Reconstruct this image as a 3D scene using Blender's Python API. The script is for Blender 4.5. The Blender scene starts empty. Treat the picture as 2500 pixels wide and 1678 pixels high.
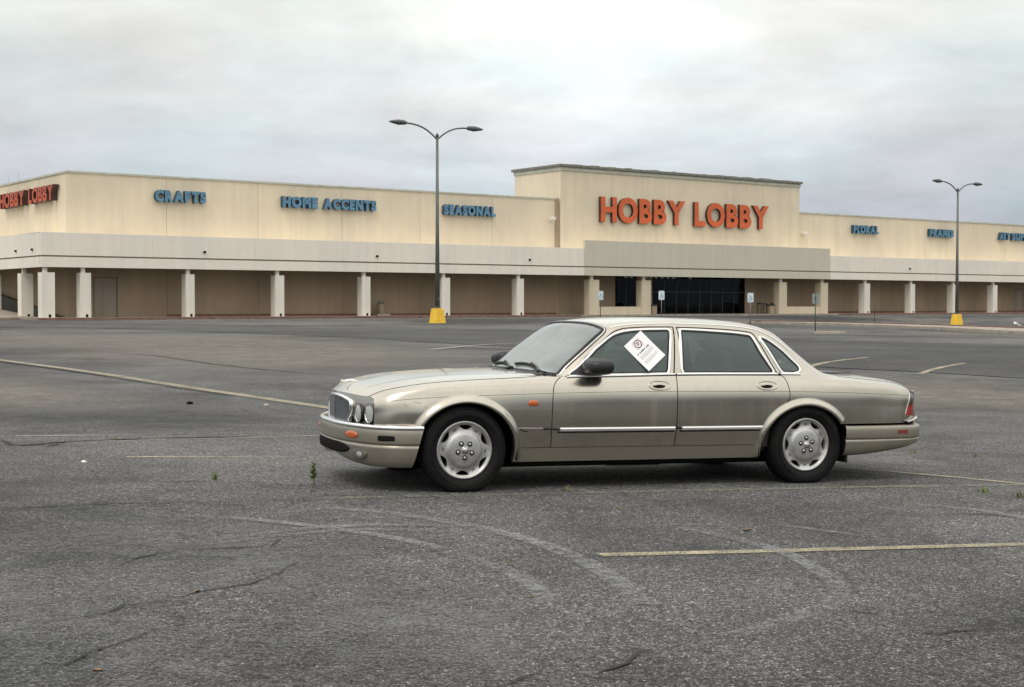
import bpy, bmesh, math, random
import numpy as np
from mathutils import Vector, Matrix
from mathutils.geometry import delaunay_2d_cdt
random.seed(7); rng = np.random.default_rng(7)
scene = bpy.context.scene

# ---------------------------------------------------------------- camera
PITCH = math.atan(95 / 3472.0)
cam_data = bpy.data.cameras.new('camera'); cam = bpy.data.objects.new('camera', cam_data)
scene.collection.objects.link(cam); scene.camera = cam
cam_data.sensor_width = 36; cam_data.lens = 3472.0 / 2500 * 36; cam_data.clip_end = 4000; cam_data.clip_start = .05
cam.location = (0, 0, 1.41); cam.rotation_euler = (math.pi / 2 - PITCH, 0, 0)
scene.render.resolution_x = 1024; scene.render.resolution_y = 687

# ---------------------------------------------------------------- sky, sun, exposure
scene.view_settings.view_transform = 'Standard'; scene.view_settings.look = 'None'
scene.view_settings.exposure = 0.10; scene.view_settings.gamma = 1.0; scene.view_settings.use_curve_mapping = False
SUN_EL, SUN_AZ = math.radians(58), math.radians(-150)      # azimuth clockwise from +Y: over the photographer's left shoulder
world = bpy.data.worlds.new('World'); scene.world = world; world.use_nodes = True
wt = world.node_tree; wn = wt.nodes; wl = wt.links; wn.clear()
def W(t, **k):
    n = wn.new(t)
    for a, b in k.items(): setattr(n, a, b)
    return n
sky = W('ShaderNodeTexSky', sky_type='NISHITA', sun_disc=False)
sky.sun_elevation = SUN_EL; sky.sun_rotation = SUN_AZ; sky.dust_density = 3; sky.air_density = 1
bg1 = W('ShaderNodeBackground'); bg1.inputs['Strength'].default_value = 0.10; wl.new(sky.outputs[0], bg1.inputs['Color'])
tc = W('ShaderNodeTexCoord'); sep = W('ShaderNodeSeparateXYZ'); wl.new(tc.outputs['Generated'], sep.inputs[0])
def M(op, a, b=None, c=None, clamp=False):
    n = W('ShaderNodeMath', operation=op, use_clamp=clamp)
    for i, x in enumerate((a, b, c)):
        if x is None: continue
        if isinstance(x, (int, float)): n.inputs[i].default_value = x
        else: wl.new(x, n.inputs[i])
    return n.outputs[0]
zc = M('MAXIMUM', sep.outputs[2], 0.0)
den = M('ADD', zc, 0.20)
cmb = W('ShaderNodeCombineXYZ'); wl.new(M('DIVIDE', sep.outputs[0], den), cmb.inputs[0]); wl.new(M('DIVIDE', sep.outputs[1], den), cmb.inputs[1])
def noise(scale, detail, rough, dist=0.0, off=(0, 0, 0)):
    mp = W('ShaderNodeMapping'); mp.inputs['Location'].default_value = off; wl.new(cmb.outputs[0], mp.inputs[0])
    n = W('ShaderNodeTexNoise'); n.inputs['Scale'].default_value = scale; n.inputs['Detail'].default_value = detail
    n.inputs['Roughness'].default_value = rough; n.inputs['Distortion'].default_value = dist
    wl.new(mp.outputs[0], n.inputs['Vector']); return n.outputs['Fac']
n1 = noise(1.5, 5, .55, .5, (3.1, 1.7, 0)); n2 = noise(4.5, 6, .6, .3, (7, 2, 0))
cl = M('ADD', M('MULTIPLY', n1, .7), M('MULTIPLY', n2, .3))
# the overcast deck: greyer and bluer low down, thinner and brighter higher up
el = W('ShaderNodeValToRGB'); wl.new(sep.outputs[2], el.inputs[0]); e = el.color_ramp; e.interpolation = 'EASE'
e.elements[0].position = 0.0; e.elements[0].color = (.42, .465, .535, 1)
e.elements[1].position = 1.0; e.elements[1].color = (1.55, 1.53, 1.49, 1)
for p, c in ((.06, (.475, .52, .58, 1)), (.10, (.585, .63, .66, 1)), (.145, (.685, .72, .715, 1)), (.21, (.78, .81, .785, 1)), (.5, (1.30, 1.29, 1.26, 1))):
    x = e.elements.new(p); x.color = c
amp = M('MULTIPLY_ADD', M('SUBTRACT', cl, .5), 1.05, 1.02)
# one broad thin place in the deck, a little right of straight ahead
vd = W('ShaderNodeVectorMath', operation='DOT_PRODUCT'); wl.new(tc.outputs['Generated'], vd.inputs[0])
_az, _e = math.radians(2.0), math.radians(13.5)
vd.inputs[1].default_value = (math.sin(_az) * math.cos(_e), math.cos(_az) * math.cos(_e), math.sin(_e))
g = M('POWER', M('MAXIMUM', vd.outputs['Value'], 0.0), 75.0)
amp = M('ADD', amp, M('MULTIPLY', g, M('MULTIPLY_ADD', cl, .70, .10)))
mul = W('ShaderNodeVectorMath', operation='SCALE'); wl.new(el.outputs[0], mul.inputs[0]); wl.new(amp, mul.inputs['Scale'])
tint = W('ShaderNodeMix', data_type='RGBA', blend_type='MULTIPLY'); tint.inputs['Factor'].default_value = 1
hue = W('ShaderNodeValToRGB'); wl.new(noise(2.2, 3, .5, 0, (1, 9, 0)), hue.inputs[0])
hue.color_ramp.elements[0].position = .35; hue.color_ramp.elements[0].color = (.95, 1.0, .985, 1)
hue.color_ramp.elements[1].position = .62; hue.color_ramp.elements[1].color = (1.03, .98, .975, 1)
wl.new(mul.outputs[0], tint.inputs[6]); wl.new(hue.outputs[0], tint.inputs[7])
bg2 = W('ShaderNodeBackground'); bg2.inputs['Strength'].default_value = 1.0; wl.new(tint.outputs[2], bg2.inputs['Color'])
mx = W('ShaderNodeMixShader'); mx.inputs[0].default_value = .93
wl.new(bg1.outputs[0], mx.inputs[1]); wl.new(bg2.outputs[0], mx.inputs[2])
wo = W('ShaderNodeOutputWorld'); wl.new(mx.outputs[0], wo.inputs[0])

sun_d = bpy.data.lights.new('sun', 'SUN'); sun_d.energy = .9; sun_d.angle = math.radians(18); sun_d.color = (1, .965, .91)
sun = bpy.data.objects.new('sun', sun_d); scene.collection.objects.link(sun)
_d = Vector((math.sin(SUN_AZ) * math.cos(SUN_EL), math.cos(SUN_AZ) * math.cos(SUN_EL), math.sin(SUN_EL)))
sun.rotation_euler = _d.to_track_quat('Z', 'Y').to_euler(); sun.location = (0, 0, 30)

# ---------------------------------------------------------------- helpers
def link(o, parent=None):
    scene.collection.objects.link(o)
    if parent is not None: o.parent = parent
    return o
def tag(o, label=None, cat=None, group=None, kind=None):
    for k, v in (('label', label), ('category', cat), ('group', group), ('kind', kind)):
        if v: o[k] = v
    return o
def empty(name, loc=(0, 0, 0), rz=0, parent=None):
    o = bpy.data.objects.new(name, None); o.location = loc; o.rotation_euler = (0, 0, rz); o.empty_display_size = .2
    return link(o, parent)
def meshobj(name, verts, faces, m, parent=None, smooth=False, normals=None):
    me = bpy.data.meshes.new(name)
    me.from_pydata([tuple(map(float, v)) for v in verts], [], [tuple(map(int, f)) for f in faces])
    for mm in (m if isinstance(m, (list, tuple)) else [m]): me.materials.append(mm)
    if smooth: me.polygons.foreach_set('use_smooth', [True] * len(me.polygons))
    me.update()
    if normals is not None: me.normals_split_custom_set_from_vertices([tuple(map(float, n)) for n in normals])
    return link(bpy.data.objects.new(name, me), parent)
def from_bm(name, bm, m, parent=None, smooth=False, loc=None):
    me = bpy.data.meshes.new(name); bm.normal_update(); bm.to_mesh(me); bm.free()
    for mm in (m if isinstance(m, (list, tuple)) else [m]): me.materials.append(mm)
    if smooth: me.polygons.foreach_set('use_smooth', [True] * len(me.polygons))
    o = link(bpy.data.objects.new(name, me), parent)
    if loc: o.location = loc
    return o
def add_box(bm, x0, x1, y0, y1, z0, z1, bev=0.0, taper=0.0):
    cx, cy = (x0 + x1) / 2, (y0 + y1) / 2
    v = []
    for z, s in ((z0, 1), (z1, 1 - taper)):
        for x, y in ((x0, y0), (x1, y0), (x1, y1), (x0, y1)):
            v.append(bm.verts.new((cx + (x - cx) * s, cy + (y - cy) * s, z)))
    fs = [(3, 2, 1, 0), (4, 5, 6, 7), (0, 1, 5, 4), (1, 2, 6, 5), (2, 3, 7, 6), (3, 0, 4, 7)]
    F = [bm.faces.new([v[i] for i in f]) for f in fs]
    if bev > 0:
        ed = list({e for f in F for e in f.edges})
        bmesh.ops.bevel(bm, geom=ed, offset=bev, segments=2, profile=.6, affect='EDGES')
def box(name, x0, x1, y0, y1, z0, z1, m, parent=None, bev=0.0, taper=0.0):
    bm = bmesh.new(); add_box(bm, x0, x1, y0, y1, z0, z1, bev, taper)
    return from_bm(name, bm, m, parent)
def tube(pts, r, seg=10, cap=True):
    "swept round bar: returns verts, faces. r number or list"
    pts = np.asarray(pts, float); n = len(pts); r = np.broadcast_to(np.asarray(r, float), (n,))
    V = []; F = []; up = np.array([0.01, 0.02, 1.0])
    T = np.gradient(pts, axis=0); T /= np.linalg.norm(T, axis=1)[:, None] + 1e-12
    a = np.cross(up, T[0])
    if np.linalg.norm(a) < .05: a = np.cross((1, 0, 0), T[0])
    a /= np.linalg.norm(a)
    for i in range(n):
        a = a - T[i] * (a @ T[i]); a /= np.linalg.norm(a); b = np.cross(T[i], a)
        for k in range(seg):
            an = 2 * math.pi * k / seg; V.append(pts[i] + r[i] * (math.cos(an) * a + math.sin(an) * b))
    for i in range(n - 1):
        for k in range(seg):
            k2 = (k + 1) % seg; F.append((i * seg + k, i * seg + k2, (i + 1) * seg + k2, (i + 1) * seg + k))
    if cap:
        F.append(tuple(range(seg))[::-1]); F.append(tuple((n - 1) * seg + k for k in range(seg)))
    return V, F
def tube_obj(name, pts, r, m, parent=None, seg=10):
    V, F = tube(pts, r, seg); return meshobj(name, V, F, m, parent, smooth=True)
def lathe(profile, seg=48, axis='y', full=True):
    "profile [(r, h)], around axis; returns verts, faces"
    V = []; F = []; n = len(profile)
    for k in range(seg):
        a = 2 * math.pi * k / seg; c, s = math.cos(a), math.sin(a)
        for r, h in profile:
            V.append((r * c, h, r * s) if axis == 'y' else (r * c, r * s, h))
    for k in range(seg):
        k2 = (k + 1) % seg
        for i in range(n - 1): F.append((k * n + i, k * n + i + 1, k2 * n + i + 1, k2 * n + i))
    return V, F
def sweep(P, N, prof, closed=False, caps=False):
    "P path (n,3), N outward normals; prof [(a along side vector, b along N)]"
    P = np.asarray(P, float); N = np.asarray(N, float); n = len(P)
    if closed: T = np.roll(P, -1, 0) - np.roll(P, 1, 0)
    else: T = np.gradient(P, axis=0)
    T /= np.linalg.norm(T, axis=1)[:, None] + 1e-12
    B = np.cross(T, N); B /= np.linalg.norm(B, axis=1)[:, None] + 1e-12
    m = len(prof); V = []
    for i in range(n):
        for a, b in prof: V.append(P[i] + B[i] * a + N[i] * b)
    F = []
    for i in range(n if closed else n - 1):
        j = (i + 1) % n
        for k in range(m - 1): F.append((i * m + k, i * m + k + 1, j * m + k + 1, j * m + k))
    if caps and not closed:
        F.append(tuple(range(m))); F.append(tuple((n - 1) * m + k for k in range(m))[::-1])
    return V, F
def resample(pts, step):
    pts = np.asarray(pts, float); d = np.r_[0, np.cumsum(np.linalg.norm(np.diff(pts, axis=0), axis=1))]
    n = max(2, int(d[-1] / step) + 1); q = np.linspace(0, d[-1], n)
    return np.stack([np.interp(q, d, pts[:, i]) for i in range(pts.shape[1])], 1)
def smooth_line(pts, it=2, closed=False):
    "Chaikin corner cutting"
    p = [np.asarray(q, float) for q in pts]
    for _ in range(it):
        o = [] if closed else [p[0]]
        for i in range(len(p) if closed else len(p) - 1):
            a, b = p[i], p[(i + 1) % len(p)]; o += [a * .75 + b * .25, a * .25 + b * .75]
        if not closed: o.append(p[-1])
        p = o
    return np.array(p)

# ---------------------------------------------------------------- materials
class NT:
    def __init__(s, name):
        s.m = bpy.data.materials.new(name); s.m.use_nodes = True; s.t = s.m.node_tree; s.t.nodes.clear()
        s.out = s.n('ShaderNodeOutputMaterial')
    def n(s, t, **k):
        x = s.t.nodes.new(t)
        for a, b in k.items(): setattr(x, a, b)
        return x
    def l(s, a, b): s.t.links.new(a, b)
    def put(s, sock, v):
        if isinstance(v, bpy.types.NodeSocket): s.l(v, sock)
        elif isinstance(v, (tuple, list)) and len(v) == 3 and sock.type == 'RGBA': sock.default_value = (*v, 1)
        else: sock.default_value = v
    def co(s, kind='Object', scale=(1, 1, 1), rot=(0, 0, 0), loc=(0, 0, 0)):
        c = s.n('ShaderNodeTexCoord'); m = s.n('ShaderNodeMapping')
        m.inputs['Scale'].default_value = scale; m.inputs['Rotation'].default_value = rot; m.inputs['Location'].default_value = loc
        s.l(c.outputs[kind], m.inputs[0]); return m.outputs[0]
    def noise(s, vec, scale, detail=4, rough=.55, dist=0, out='Fac'):
        n = s.n('ShaderNodeTexNoise'); s.l(vec, n.inputs['Vector'])
        for k, v in (('Scale', scale), ('Detail', detail), ('Roughness', rough), ('Distortion', dist)): n.inputs[k].default_value = v
        return n.outputs[out]
    def math(s, op, a, b=0.0, c=0.0, clamp=False):
        n = s.n('ShaderNodeMath', operation=op, use_clamp=clamp)
        for i, x in enumerate((a, b, c)): s.put(n.inputs[i], x)
        return n.outputs[0]
    def ramp(s, f, stops, interp='LINEAR'):
        n = s.n('ShaderNodeValToRGB'); r = n.color_ramp; r.interpolation = interp; s.l(f, n.inputs[0])
        while len(r.elements) < len(stops): r.elements.new(.5)
        for e, (p, c) in zip(r.elements, stops):
            e.position = p; e.color = (*c, 1) if isinstance(c, (tuple, list)) else (c, c, c, 1)
        return n.outputs[0]
    def mix(s, f, a, b, mode='MIX'):
        n = s.n('ShaderNodeMix', data_type='RGBA', blend_type=mode)
        s.put(n.inputs[0], f); s.put(n.inputs[6], a); s.put(n.inputs[7], b); return n.outputs[2]
    def bump(s, h, strength=.3, dist=.01):
        n = s.n('ShaderNodeBump'); n.inputs['Strength'].default_value = strength; n.inputs['Distance'].default_value = dist
        s.l(h, n.inputs['Height']); return n.outputs[0]
    def pr(s, col, rough=.6, metal=0.0, **k):
        p = s.n('ShaderNodeBsdfPrincipled'); s.put(p.inputs['Base Color'], col); s.put(p.inputs['Roughness'], rough); s.put(p.inputs['Metallic'], metal)
        for a, b in k.items(): s.put(p.inputs[a.replace('_', ' ')], b)
        return p
    def done(s, sh): s.l(sh.outputs[0] if hasattr(sh, 'outputs') else sh, s.out.inputs[0]); return s.m
def simple(name, col, rough=.6, metal=0.0, var=.12, scale=6, bump=0.0, **k):
    t = NT(name); v = t.co(); n = t.noise(v, scale, 5, .6)
    c = t.ramp(n, [(.3, tuple(x * (1 - var) for x in col)), (.7, tuple(min(1, x * (1 + var)) for x in col))])
    p = t.pr(c, rough, metal, **k)
    if bump: t.l(t.bump(t.noise(v, scale * 12, 3), bump, .004), p.inputs['Normal'])
    return t.done(p)
MAT = {}
def stucco(name, col, streak=.12, tone=.10, blotch=.5):
    "painted wall: soft rain streaks, patchy fading, fine grain"
    t = NT(name); v = t.co(); vs = t.co(scale=(1.6, 1.6, .10))
    a = t.noise(vs, 1.1, 6, .6); b = t.noise(v, .22, 4, .55); g = t.noise(v, 14, 4, .6)
    c = t.mix(1.0, col, t.ramp(a, [(.3, 1 - streak), (.68, 1 + streak * .3)]), 'MULTIPLY')
    c = t.mix(1.0, c, t.ramp(b, [(.3, (1 - tone, 1 - tone, 1 - tone * .8)), (.7, (1.0, .995, .98))]), 'MULTIPLY')
    c = t.mix(1.0, c, t.ramp(g, [(.3, .95), (.7, 1.03)]), 'MULTIPLY')
    p = t.pr(c, .85); t.l(t.bump(g, .25, .01), p.inputs['Normal']); return t.done(p)
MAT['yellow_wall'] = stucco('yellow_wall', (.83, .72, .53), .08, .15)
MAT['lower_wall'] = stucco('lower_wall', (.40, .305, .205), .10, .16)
MAT['white_fascia'] = stucco('white_fascia', (.90, .835, .725), .06, .11)
MAT['grey_fascia'] = stucco('grey_fascia', (.63, .585, .48), .06, .05)
MAT['column_white'] = stucco('column_white', (.85, .80, .70), .10, .06)
MAT['column_tan'] = stucco('column_tan', (.66, .57, .42), .08, .08)
MAT['joint'] = simple('joint', (.10, .085, .065), .9)
MAT['soffit'] = simple('soffit', (.20, .16, .12), .9)
MAT['roof_cap'] = simple('roof_cap', (.52, .52, .42), .6, var=.15, scale=1.5)
MAT['cornice_dark'] = simple('cornice_dark', (.19, .185, .155), .6, var=.3, scale=3)
MAT['roofing'] = simple('roofing', (.3, .3, .3), .9)
MAT['walk'] = simple('walk', (.30, .25, .20), .9, var=.25, scale=1.3, bump=.2)
MAT['kerb_red'] = simple('kerb_red', (.21, .105, .075), .85, var=.35, scale=2)
MAT['kerb'] = simple('kerb', (.34, .31, .25), .9, var=.3, scale=2, bump=.3)
MAT['dark'] = simple('dark', (.010, .010, .011), .9, Specular_IOR_Level=.05)
MAT['black_plastic'] = simple('black_plastic', (.014, .014, .016), .42, var=.3, scale=30)
MAT['metal_frame'] = simple('metal_frame', (.03, .03, .032), .4)
MAT['ramp'] = simple('ramp', (.075, .07, .055), .9, var=.3)
MAT['door_grey'] = simple('door_grey', (.30, .245, .19), .6, var=.08, scale=1)
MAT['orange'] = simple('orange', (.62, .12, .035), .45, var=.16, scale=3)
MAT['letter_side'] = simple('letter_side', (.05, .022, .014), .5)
MAT['red_old'] = simple('red_old', (.50, .085, .03), .5, var=.2, scale=3)
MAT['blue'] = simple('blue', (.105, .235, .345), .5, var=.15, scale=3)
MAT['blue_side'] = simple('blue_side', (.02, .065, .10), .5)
MAT['pole'] = simple('pole', (.125, .135, .12), .5, var=.2, scale=1.2, metal=.3)
MAT['lamp_head'] = simple('lamp_head', (.10, .105, .11), .45, var=.15, metal=.3)
MAT['lens'] = simple('lens', (.30, .30, .28), .2)
MAT['yellow_paint'] = simple('yellow_paint', (.88, .53, .045), .6, var=.18, scale=5, bump=.2)
MAT['sign_white'] = simple('sign_white', (.66, .74, .76), .45, var=.06)
MAT['sign_blue'] = simple('sign_blue', (.05, .14, .27), .45)
MAT['sign_back'] = simple('sign_back', (.33, .37, .36), .4, metal=.5)
MAT['post_green'] = simple('post_green', (.055, .08, .065), .6)
MAT['post_grey'] = simple('post_grey', (.24, .24, .22), .6, metal=.3)
MAT['bin_tan'] = simple('bin_tan', (.33, .26, .17), .8, var=.2, bump=.3, scale=8)
MAT['concrete'] = simple('concrete', (.42, .36, .28), .9, var=.2, bump=.3)
MAT['white_lamp'] = simple('white_lamp', (.78, .76, .70), .5)
# --- storefront glass
t = NT('store_glass'); tr = t.n('ShaderNodeBsdfTransparent'); tr.inputs[0].default_value = (.30, .31, .33, 1)
gl = t.n('ShaderNodeBsdfGlossy'); gl.inputs['Roughness'].default_value = .03; gl.inputs[0].default_value = (.85, .88, .9, 1)
fr = t.n('ShaderNodeFresnel'); fr.inputs[0].default_value = 1.22; mxs = t.n('ShaderNodeMixShader')
t.l(fr.outputs[0], mxs.inputs[0]); t.l(tr.outputs[0], mxs.inputs[1]); t.l(gl.outputs[0], mxs.inputs[2]); MAT['store_glass'] = t.done(mxs)
# --- asphalt
def asphalt(name, lo, hi, warm=.5, dark=1.0):
    t = NT(name); v = t.co()
    big = t.noise(v, .055, 5, .6, .6); mid = t.noise(t.co(scale=(1, 1, 1), rot=(0, 0, .5), loc=(3, 8, 0)), .33, 6, .62, .8); fine = t.noise(v, 2.6, 5, .65)
    agg = t.noise(v, 30, 4, .8); agg2 = t.noise(v, 90, 2, .8)
    vc = t.n('ShaderNodeTexVoronoi'); vc.inputs['Scale'].default_value = 135; t.l(v, vc.inputs['Vector']); chs = t.n('ShaderNodeSeparateColor'); t.l(vc.outputs['Color'], chs.inputs[0]); chip = t.ramp(chs.outputs[0], [(.0, .30), (.55, .70), (.80, 1.18), (.93, 1.8), (1.0, 3.3)])
    f = t.math('MULTIPLY_ADD', big, .62, t.math('MULTIPLY_ADD', mid, .30, t.math('MULTIPLY', fine, .12)))
    c = t.ramp(f, [(.425, lo), (.50, tuple((a + b) / 2 for a, b in zip(lo, hi))), (.575, hi)])
    # brown soil stain in broad patches
    st = t.ramp(t.noise(t.co(loc=(11, 5, 0)), .075, 4, .6, .5), [(.49, 0.0), (.62, warm)])
    c = t.mix(st, c, t.mix(1.0, c, (1.22, 1.03, .82), 'MULTIPLY'))
    # dark oily blotches
    ob = t.ramp(t.noise(t.co(loc=(-4, 2, 0)), .5, 5, .6, .7), [(.56, 1.0), (.70, .66)])
    c = t.mix(1.0, c, ob, 'MULTIPLY')
    sp = t.ramp(agg, [(.34, .40), (.46, .82), (.56, 1.15), (.66, 1.9)])
    sp2 = t.ramp(agg2, [(.34, .55), (.55, 1.0), (.68, 1.9)])
    c = t.mix(1.0, c, sp, 'MULTIPLY'); c = t.mix(1.0, c, sp2, 'MULTIPLY'); c = t.mix(1.0, c, chip, 'MULTIPLY')
    # hairline crazing
    vo = t.n('ShaderNodeTexVoronoi', feature='DISTANCE_TO_EDGE'); vo.inputs['Scale'].default_value = .85
    dv = t.n('ShaderNodeVectorMath', operation='ADD'); t.l(v, dv.inputs[0])
    nz = t.n('ShaderNodeTexNoise'); nz.inputs['Scale'].default_value = 1.8; nz.inputs['Detail'].default_value = 6; t.l(v, nz.inputs['Vector'])
    t.l(nz.outputs['Color'], dv.inputs[1]); t.l(dv.outputs[0], vo.inputs['Vector'])
    ck = t.ramp(vo.outputs['Distance'], [(0.0, 1.0), (.013, 0.0)])
    ckm = t.math('MULTIPLY', ck, t.ramp(t.noise(t.co(loc=(5, 5, 5)), .45, 3), [(.45, 0.0), (.60, .85)]))
    c = t.mix(ckm, c, (.022, .022, .02))
    p = t.pr(c, .88, Specular_IOR_Level=.25)
    h = t.math('SUBTRACT', t.math('MULTIPLY_ADD', agg, .7, t.math('MULTIPLY', agg2, .3)), ckm)
    t.l(t.bump(h, .55, .006), p.inputs['Normal']); return t.done(p)
MAT['asphalt'] = asphalt('asphalt', (.044, .0455, .047), (.148, .146, .139))
MAT['asphalt_dark'] = asphalt('asphalt_dark', (.048, .050, .051), (.088, .089, .087), .15)
def worn(name, col, keep=.5, scale=9.0, soft=.12, rough=.85):
    "worn paint or dust: a film that breaks up and lets the asphalt show"
    t = NT(name); v = t.co(); n = t.noise(v, scale, 6, .7); n2 = t.noise(v, 48, 4, .8); n3 = t.noise(v, 1.1, 3, .5)
    f = t.math('MULTIPLY_ADD', n, .35, t.math('MULTIPLY_ADD', n2, .50, t.math('MULTIPLY', n3, .20)))
    a = t.ramp(f, [(.525 + soft - keep * .12 - soft, 0.0), (.525 - keep * .12 + soft, 1.0)])
    at = t.n('ShaderNodeAttribute'); at.attribute_name = 'fade'; a = t.math('MULTIPLY', a, at.outputs['Fac'])
    c = t.ramp(t.noise(v, 85, 2, .8), [(.35, tuple(x * .45 for x in col)), (.65, tuple(min(1, x * 1.5) for x in col))])
    p = t.pr(c, rough); tr = t.n('ShaderNodeBsdfTransparent'); m = t.n('ShaderNodeMixShader')
    t.l(a, m.inputs[0]); t.l(tr.outputs[0], m.inputs[1]); t.l(p.outputs[0], m.inputs[2]); return t.done(m)
MAT['line'] = worn('line', (.39, .34, .23), .95, 7, .16)
MAT['line_old'] = worn('line_old', (.38, .345, .24), .42, 9, .14)
MAT['line_tan'] = worn('line_tan', (.27, .24, .17), 1.2, 3.5, .16)
MAT['line_edge'] = worn('line_edge', (.022, .021, .019), 2.2, 4, .15)
MAT['line_white'] = worn('line_white', (.40, .38, .34), .9, 9, .14)
MAT['scuff'] = worn('scuff', (.26, .265, .265), .50, 11, .20)
MAT['pale_wear'] = worn('pale_wear', (.17, .172, .172), .30, 5, .22)
MAT['dust'] = worn('dust', (.205, .19, .158), 1.0, 5, .25)
MAT['rubber_mark'] = worn('rubber_mark', (.03, .03, .03), .5, 4, .25)
MAT['crack'] = worn('crack', (.012, .012, .011), 2.6, 22, .10)
MAT['oil'] = worn('oil', (.035, .035, .035), .3, 3, .25, .6)
def leafm(name, col): return simple(name, col, .6, var=.35, scale=25)
MAT['weed'] = leafm('weed', (.12, .18, .045)); MAT['weed_dry'] = leafm('weed_dry', (.14, .15, .055)); MAT['dead_leaf'] = leafm('dead_leaf', (.22, .15, .075))
# ================================================================ GROUND
CP = np.array([(-4.0, 2.0, 0.133), (-4.0, 7.0, 0.096), (-4.0, 12.0, 0.059), (-4.0, 16.0, 0.029), (0.0, 2.0, 0.054), (0.0, 7.0, 0.017), (0.0, 12.0, -0.02), (0.0, 16.0, -0.049), (4.0, 2.0, -0.024), (4.0, 7.0, -0.061), (4.0, 12.0, -0.098), (4.0, 16.0, -0.127), (8.0, 2.0, -0.102), (8.0, 7.0, -0.139), (8.0, 12.0, -0.176), (8.0, 16.0, -0.206), (-14.0, 10.0, 0.15), (14.0, 10.0, -0.25), (-16.0, 30.0, 0.2), (0.0, 32.0, 0.02), (16.0, 32.0, -0.2), (-5.0, 95.4, 0.17), (41.4, 132.4, -0.46), (11.0, 104.6, 0.28), (15.1, 90.1, 0.03), (16.9, 79.1, -0.09), (-30.0, 60.0, 0.25), (60.0, 100.0, -0.5), (40.0, 60.0, -0.3), (-41.584, 96.535, 0.3), (-57.086, 117.408, 0.3), (-25.527, 108.459, 0.3), (-41.029, 129.333, 0.3), (-9.471, 120.384, 0.3), (-24.973, 141.257, 0.3), (6.585, 132.308, 0.3), (-8.917, 153.182, 0.3), (22.642, 144.233, 0.3), (7.14, 165.106, 0.3), (38.698, 156.157, 0.3), (23.196, 177.031, 0.3), (54.754, 168.082, 0.3), (39.253, 188.955, 0.3), (70.811, 180.006, 0.3), (55.309, 200.88, 0.3), (-58.119, 110.413, 0.3)])
def _K(a, b):
    r2 = ((a[:, None, :] - b[None, :, :]) ** 2).sum(-1) + 1e-9; return .5 * r2 * np.log(r2)
_xy = CP[:, :2] / 10; _n = len(_xy); _M = np.zeros((_n + 3, _n + 3)); _M[:_n, :_n] = _K(_xy, _xy) + np.eye(_n) * 1e-4
_M[:_n, _n] = 1; _M[:_n, _n + 1:] = _xy; _M[_n, :_n] = 1; _M[_n + 1:, :_n] = _xy.T
_sol = np.linalg.solve(_M, np.r_[CP[:, 2], 0, 0, 0])
def gz(x, y):
    x = np.clip(np.asarray(x, float).ravel(), -75, 110); y = np.clip(np.asarray(y, float).ravel(), -15, 205)
    q = np.c_[x, y] / 10; return _K(q, _xy) @ _sol[:_n] + _sol[_n] + q @ _sol[_n + 1:]
xs = np.r_[-1500, -900, -500, -250, -150, -110, np.arange(-90, -20, 2.5), np.arange(-20, 25, .75), np.arange(25, 112, 2.5), 150, 250, 500, 900, 1500]
ys = np.r_[-900, -400, -150, -60, -30, np.arange(-15, 0, 3), np.arange(0, 34, .75), np.arange(34, 206, 2.5), 260, 400, 700, 1200, 2500]
XX, YY = np.meshgrid(xs, ys); ZZ = gz(XX, YY).reshape(XX.shape)
nx = len(xs); V = np.c_[XX.ravel(), YY.ravel(), ZZ.ravel()]
F = [(j * nx + i, j * nx + i + 1, (j + 1) * nx + i + 1, (j + 1) * nx + i) for j in range(len(ys) - 1) for i in range(nx - 1)]
ground = meshobj('ground', V, F, MAT['asphalt'], smooth=True); tag(ground, kind='structure')
def fadeattr(o, vals):
    a = o.data.attributes.new('fade', 'FLOAT', 'POINT'); a.data.foreach_set('value', np.asarray(vals, float))
def strip(name, pts, width, m, lift=.004, ends=(1, 1), edge=0.0, step=.25, smooth_it=2, wvar=0.0):
    "flat film along a line on the ground; ends = fade at start / end, edge = soft sides"
    p = smooth_line(np.array(pts, float), smooth_it); p = resample(p, step); n = len(p)
    T = np.gradient(p, axis=0); T /= np.linalg.norm(T, axis=1)[:, None]; B = np.c_[-T[:, 1], T[:, 0]]
    offs = (-.5, -.3, 0, .3, .5) if edge else (-.5, .5)
    w = width * (1 + wvar * (np.interp(np.arange(n), np.arange(0, n + 6, 3), rng.random(len(np.arange(0, n + 6, 3)))) - .5))
    V = []; fa = []
    for i in range(n):
        q = i / (n - 1); f = ends[0] + (ends[1] - ends[0]) * q if len(ends) == 2 else np.interp(q, np.linspace(0, 1, len(ends)), ends)
        for k, o in enumerate(offs):
            x, y = p[i] + B[i] * o * w[i]; V.append((x, y, 0)); fa.append(f * (0 if (edge and k in (0, len(offs) - 1)) else 1))
    V = np.array(V); V[:, 2] = gz(V[:, 0], V[:, 1]) + lift; m_ = len(offs)
    F = [(i * m_ + k, (i + 1) * m_ + k, (i + 1) * m_ + k + 1, i * m_ + k + 1) for i in range(n - 1) for k in range(m_ - 1)]
    o = meshobj(name, V, F, m, ground, smooth=True); fadeattr(o, fa); return o
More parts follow.
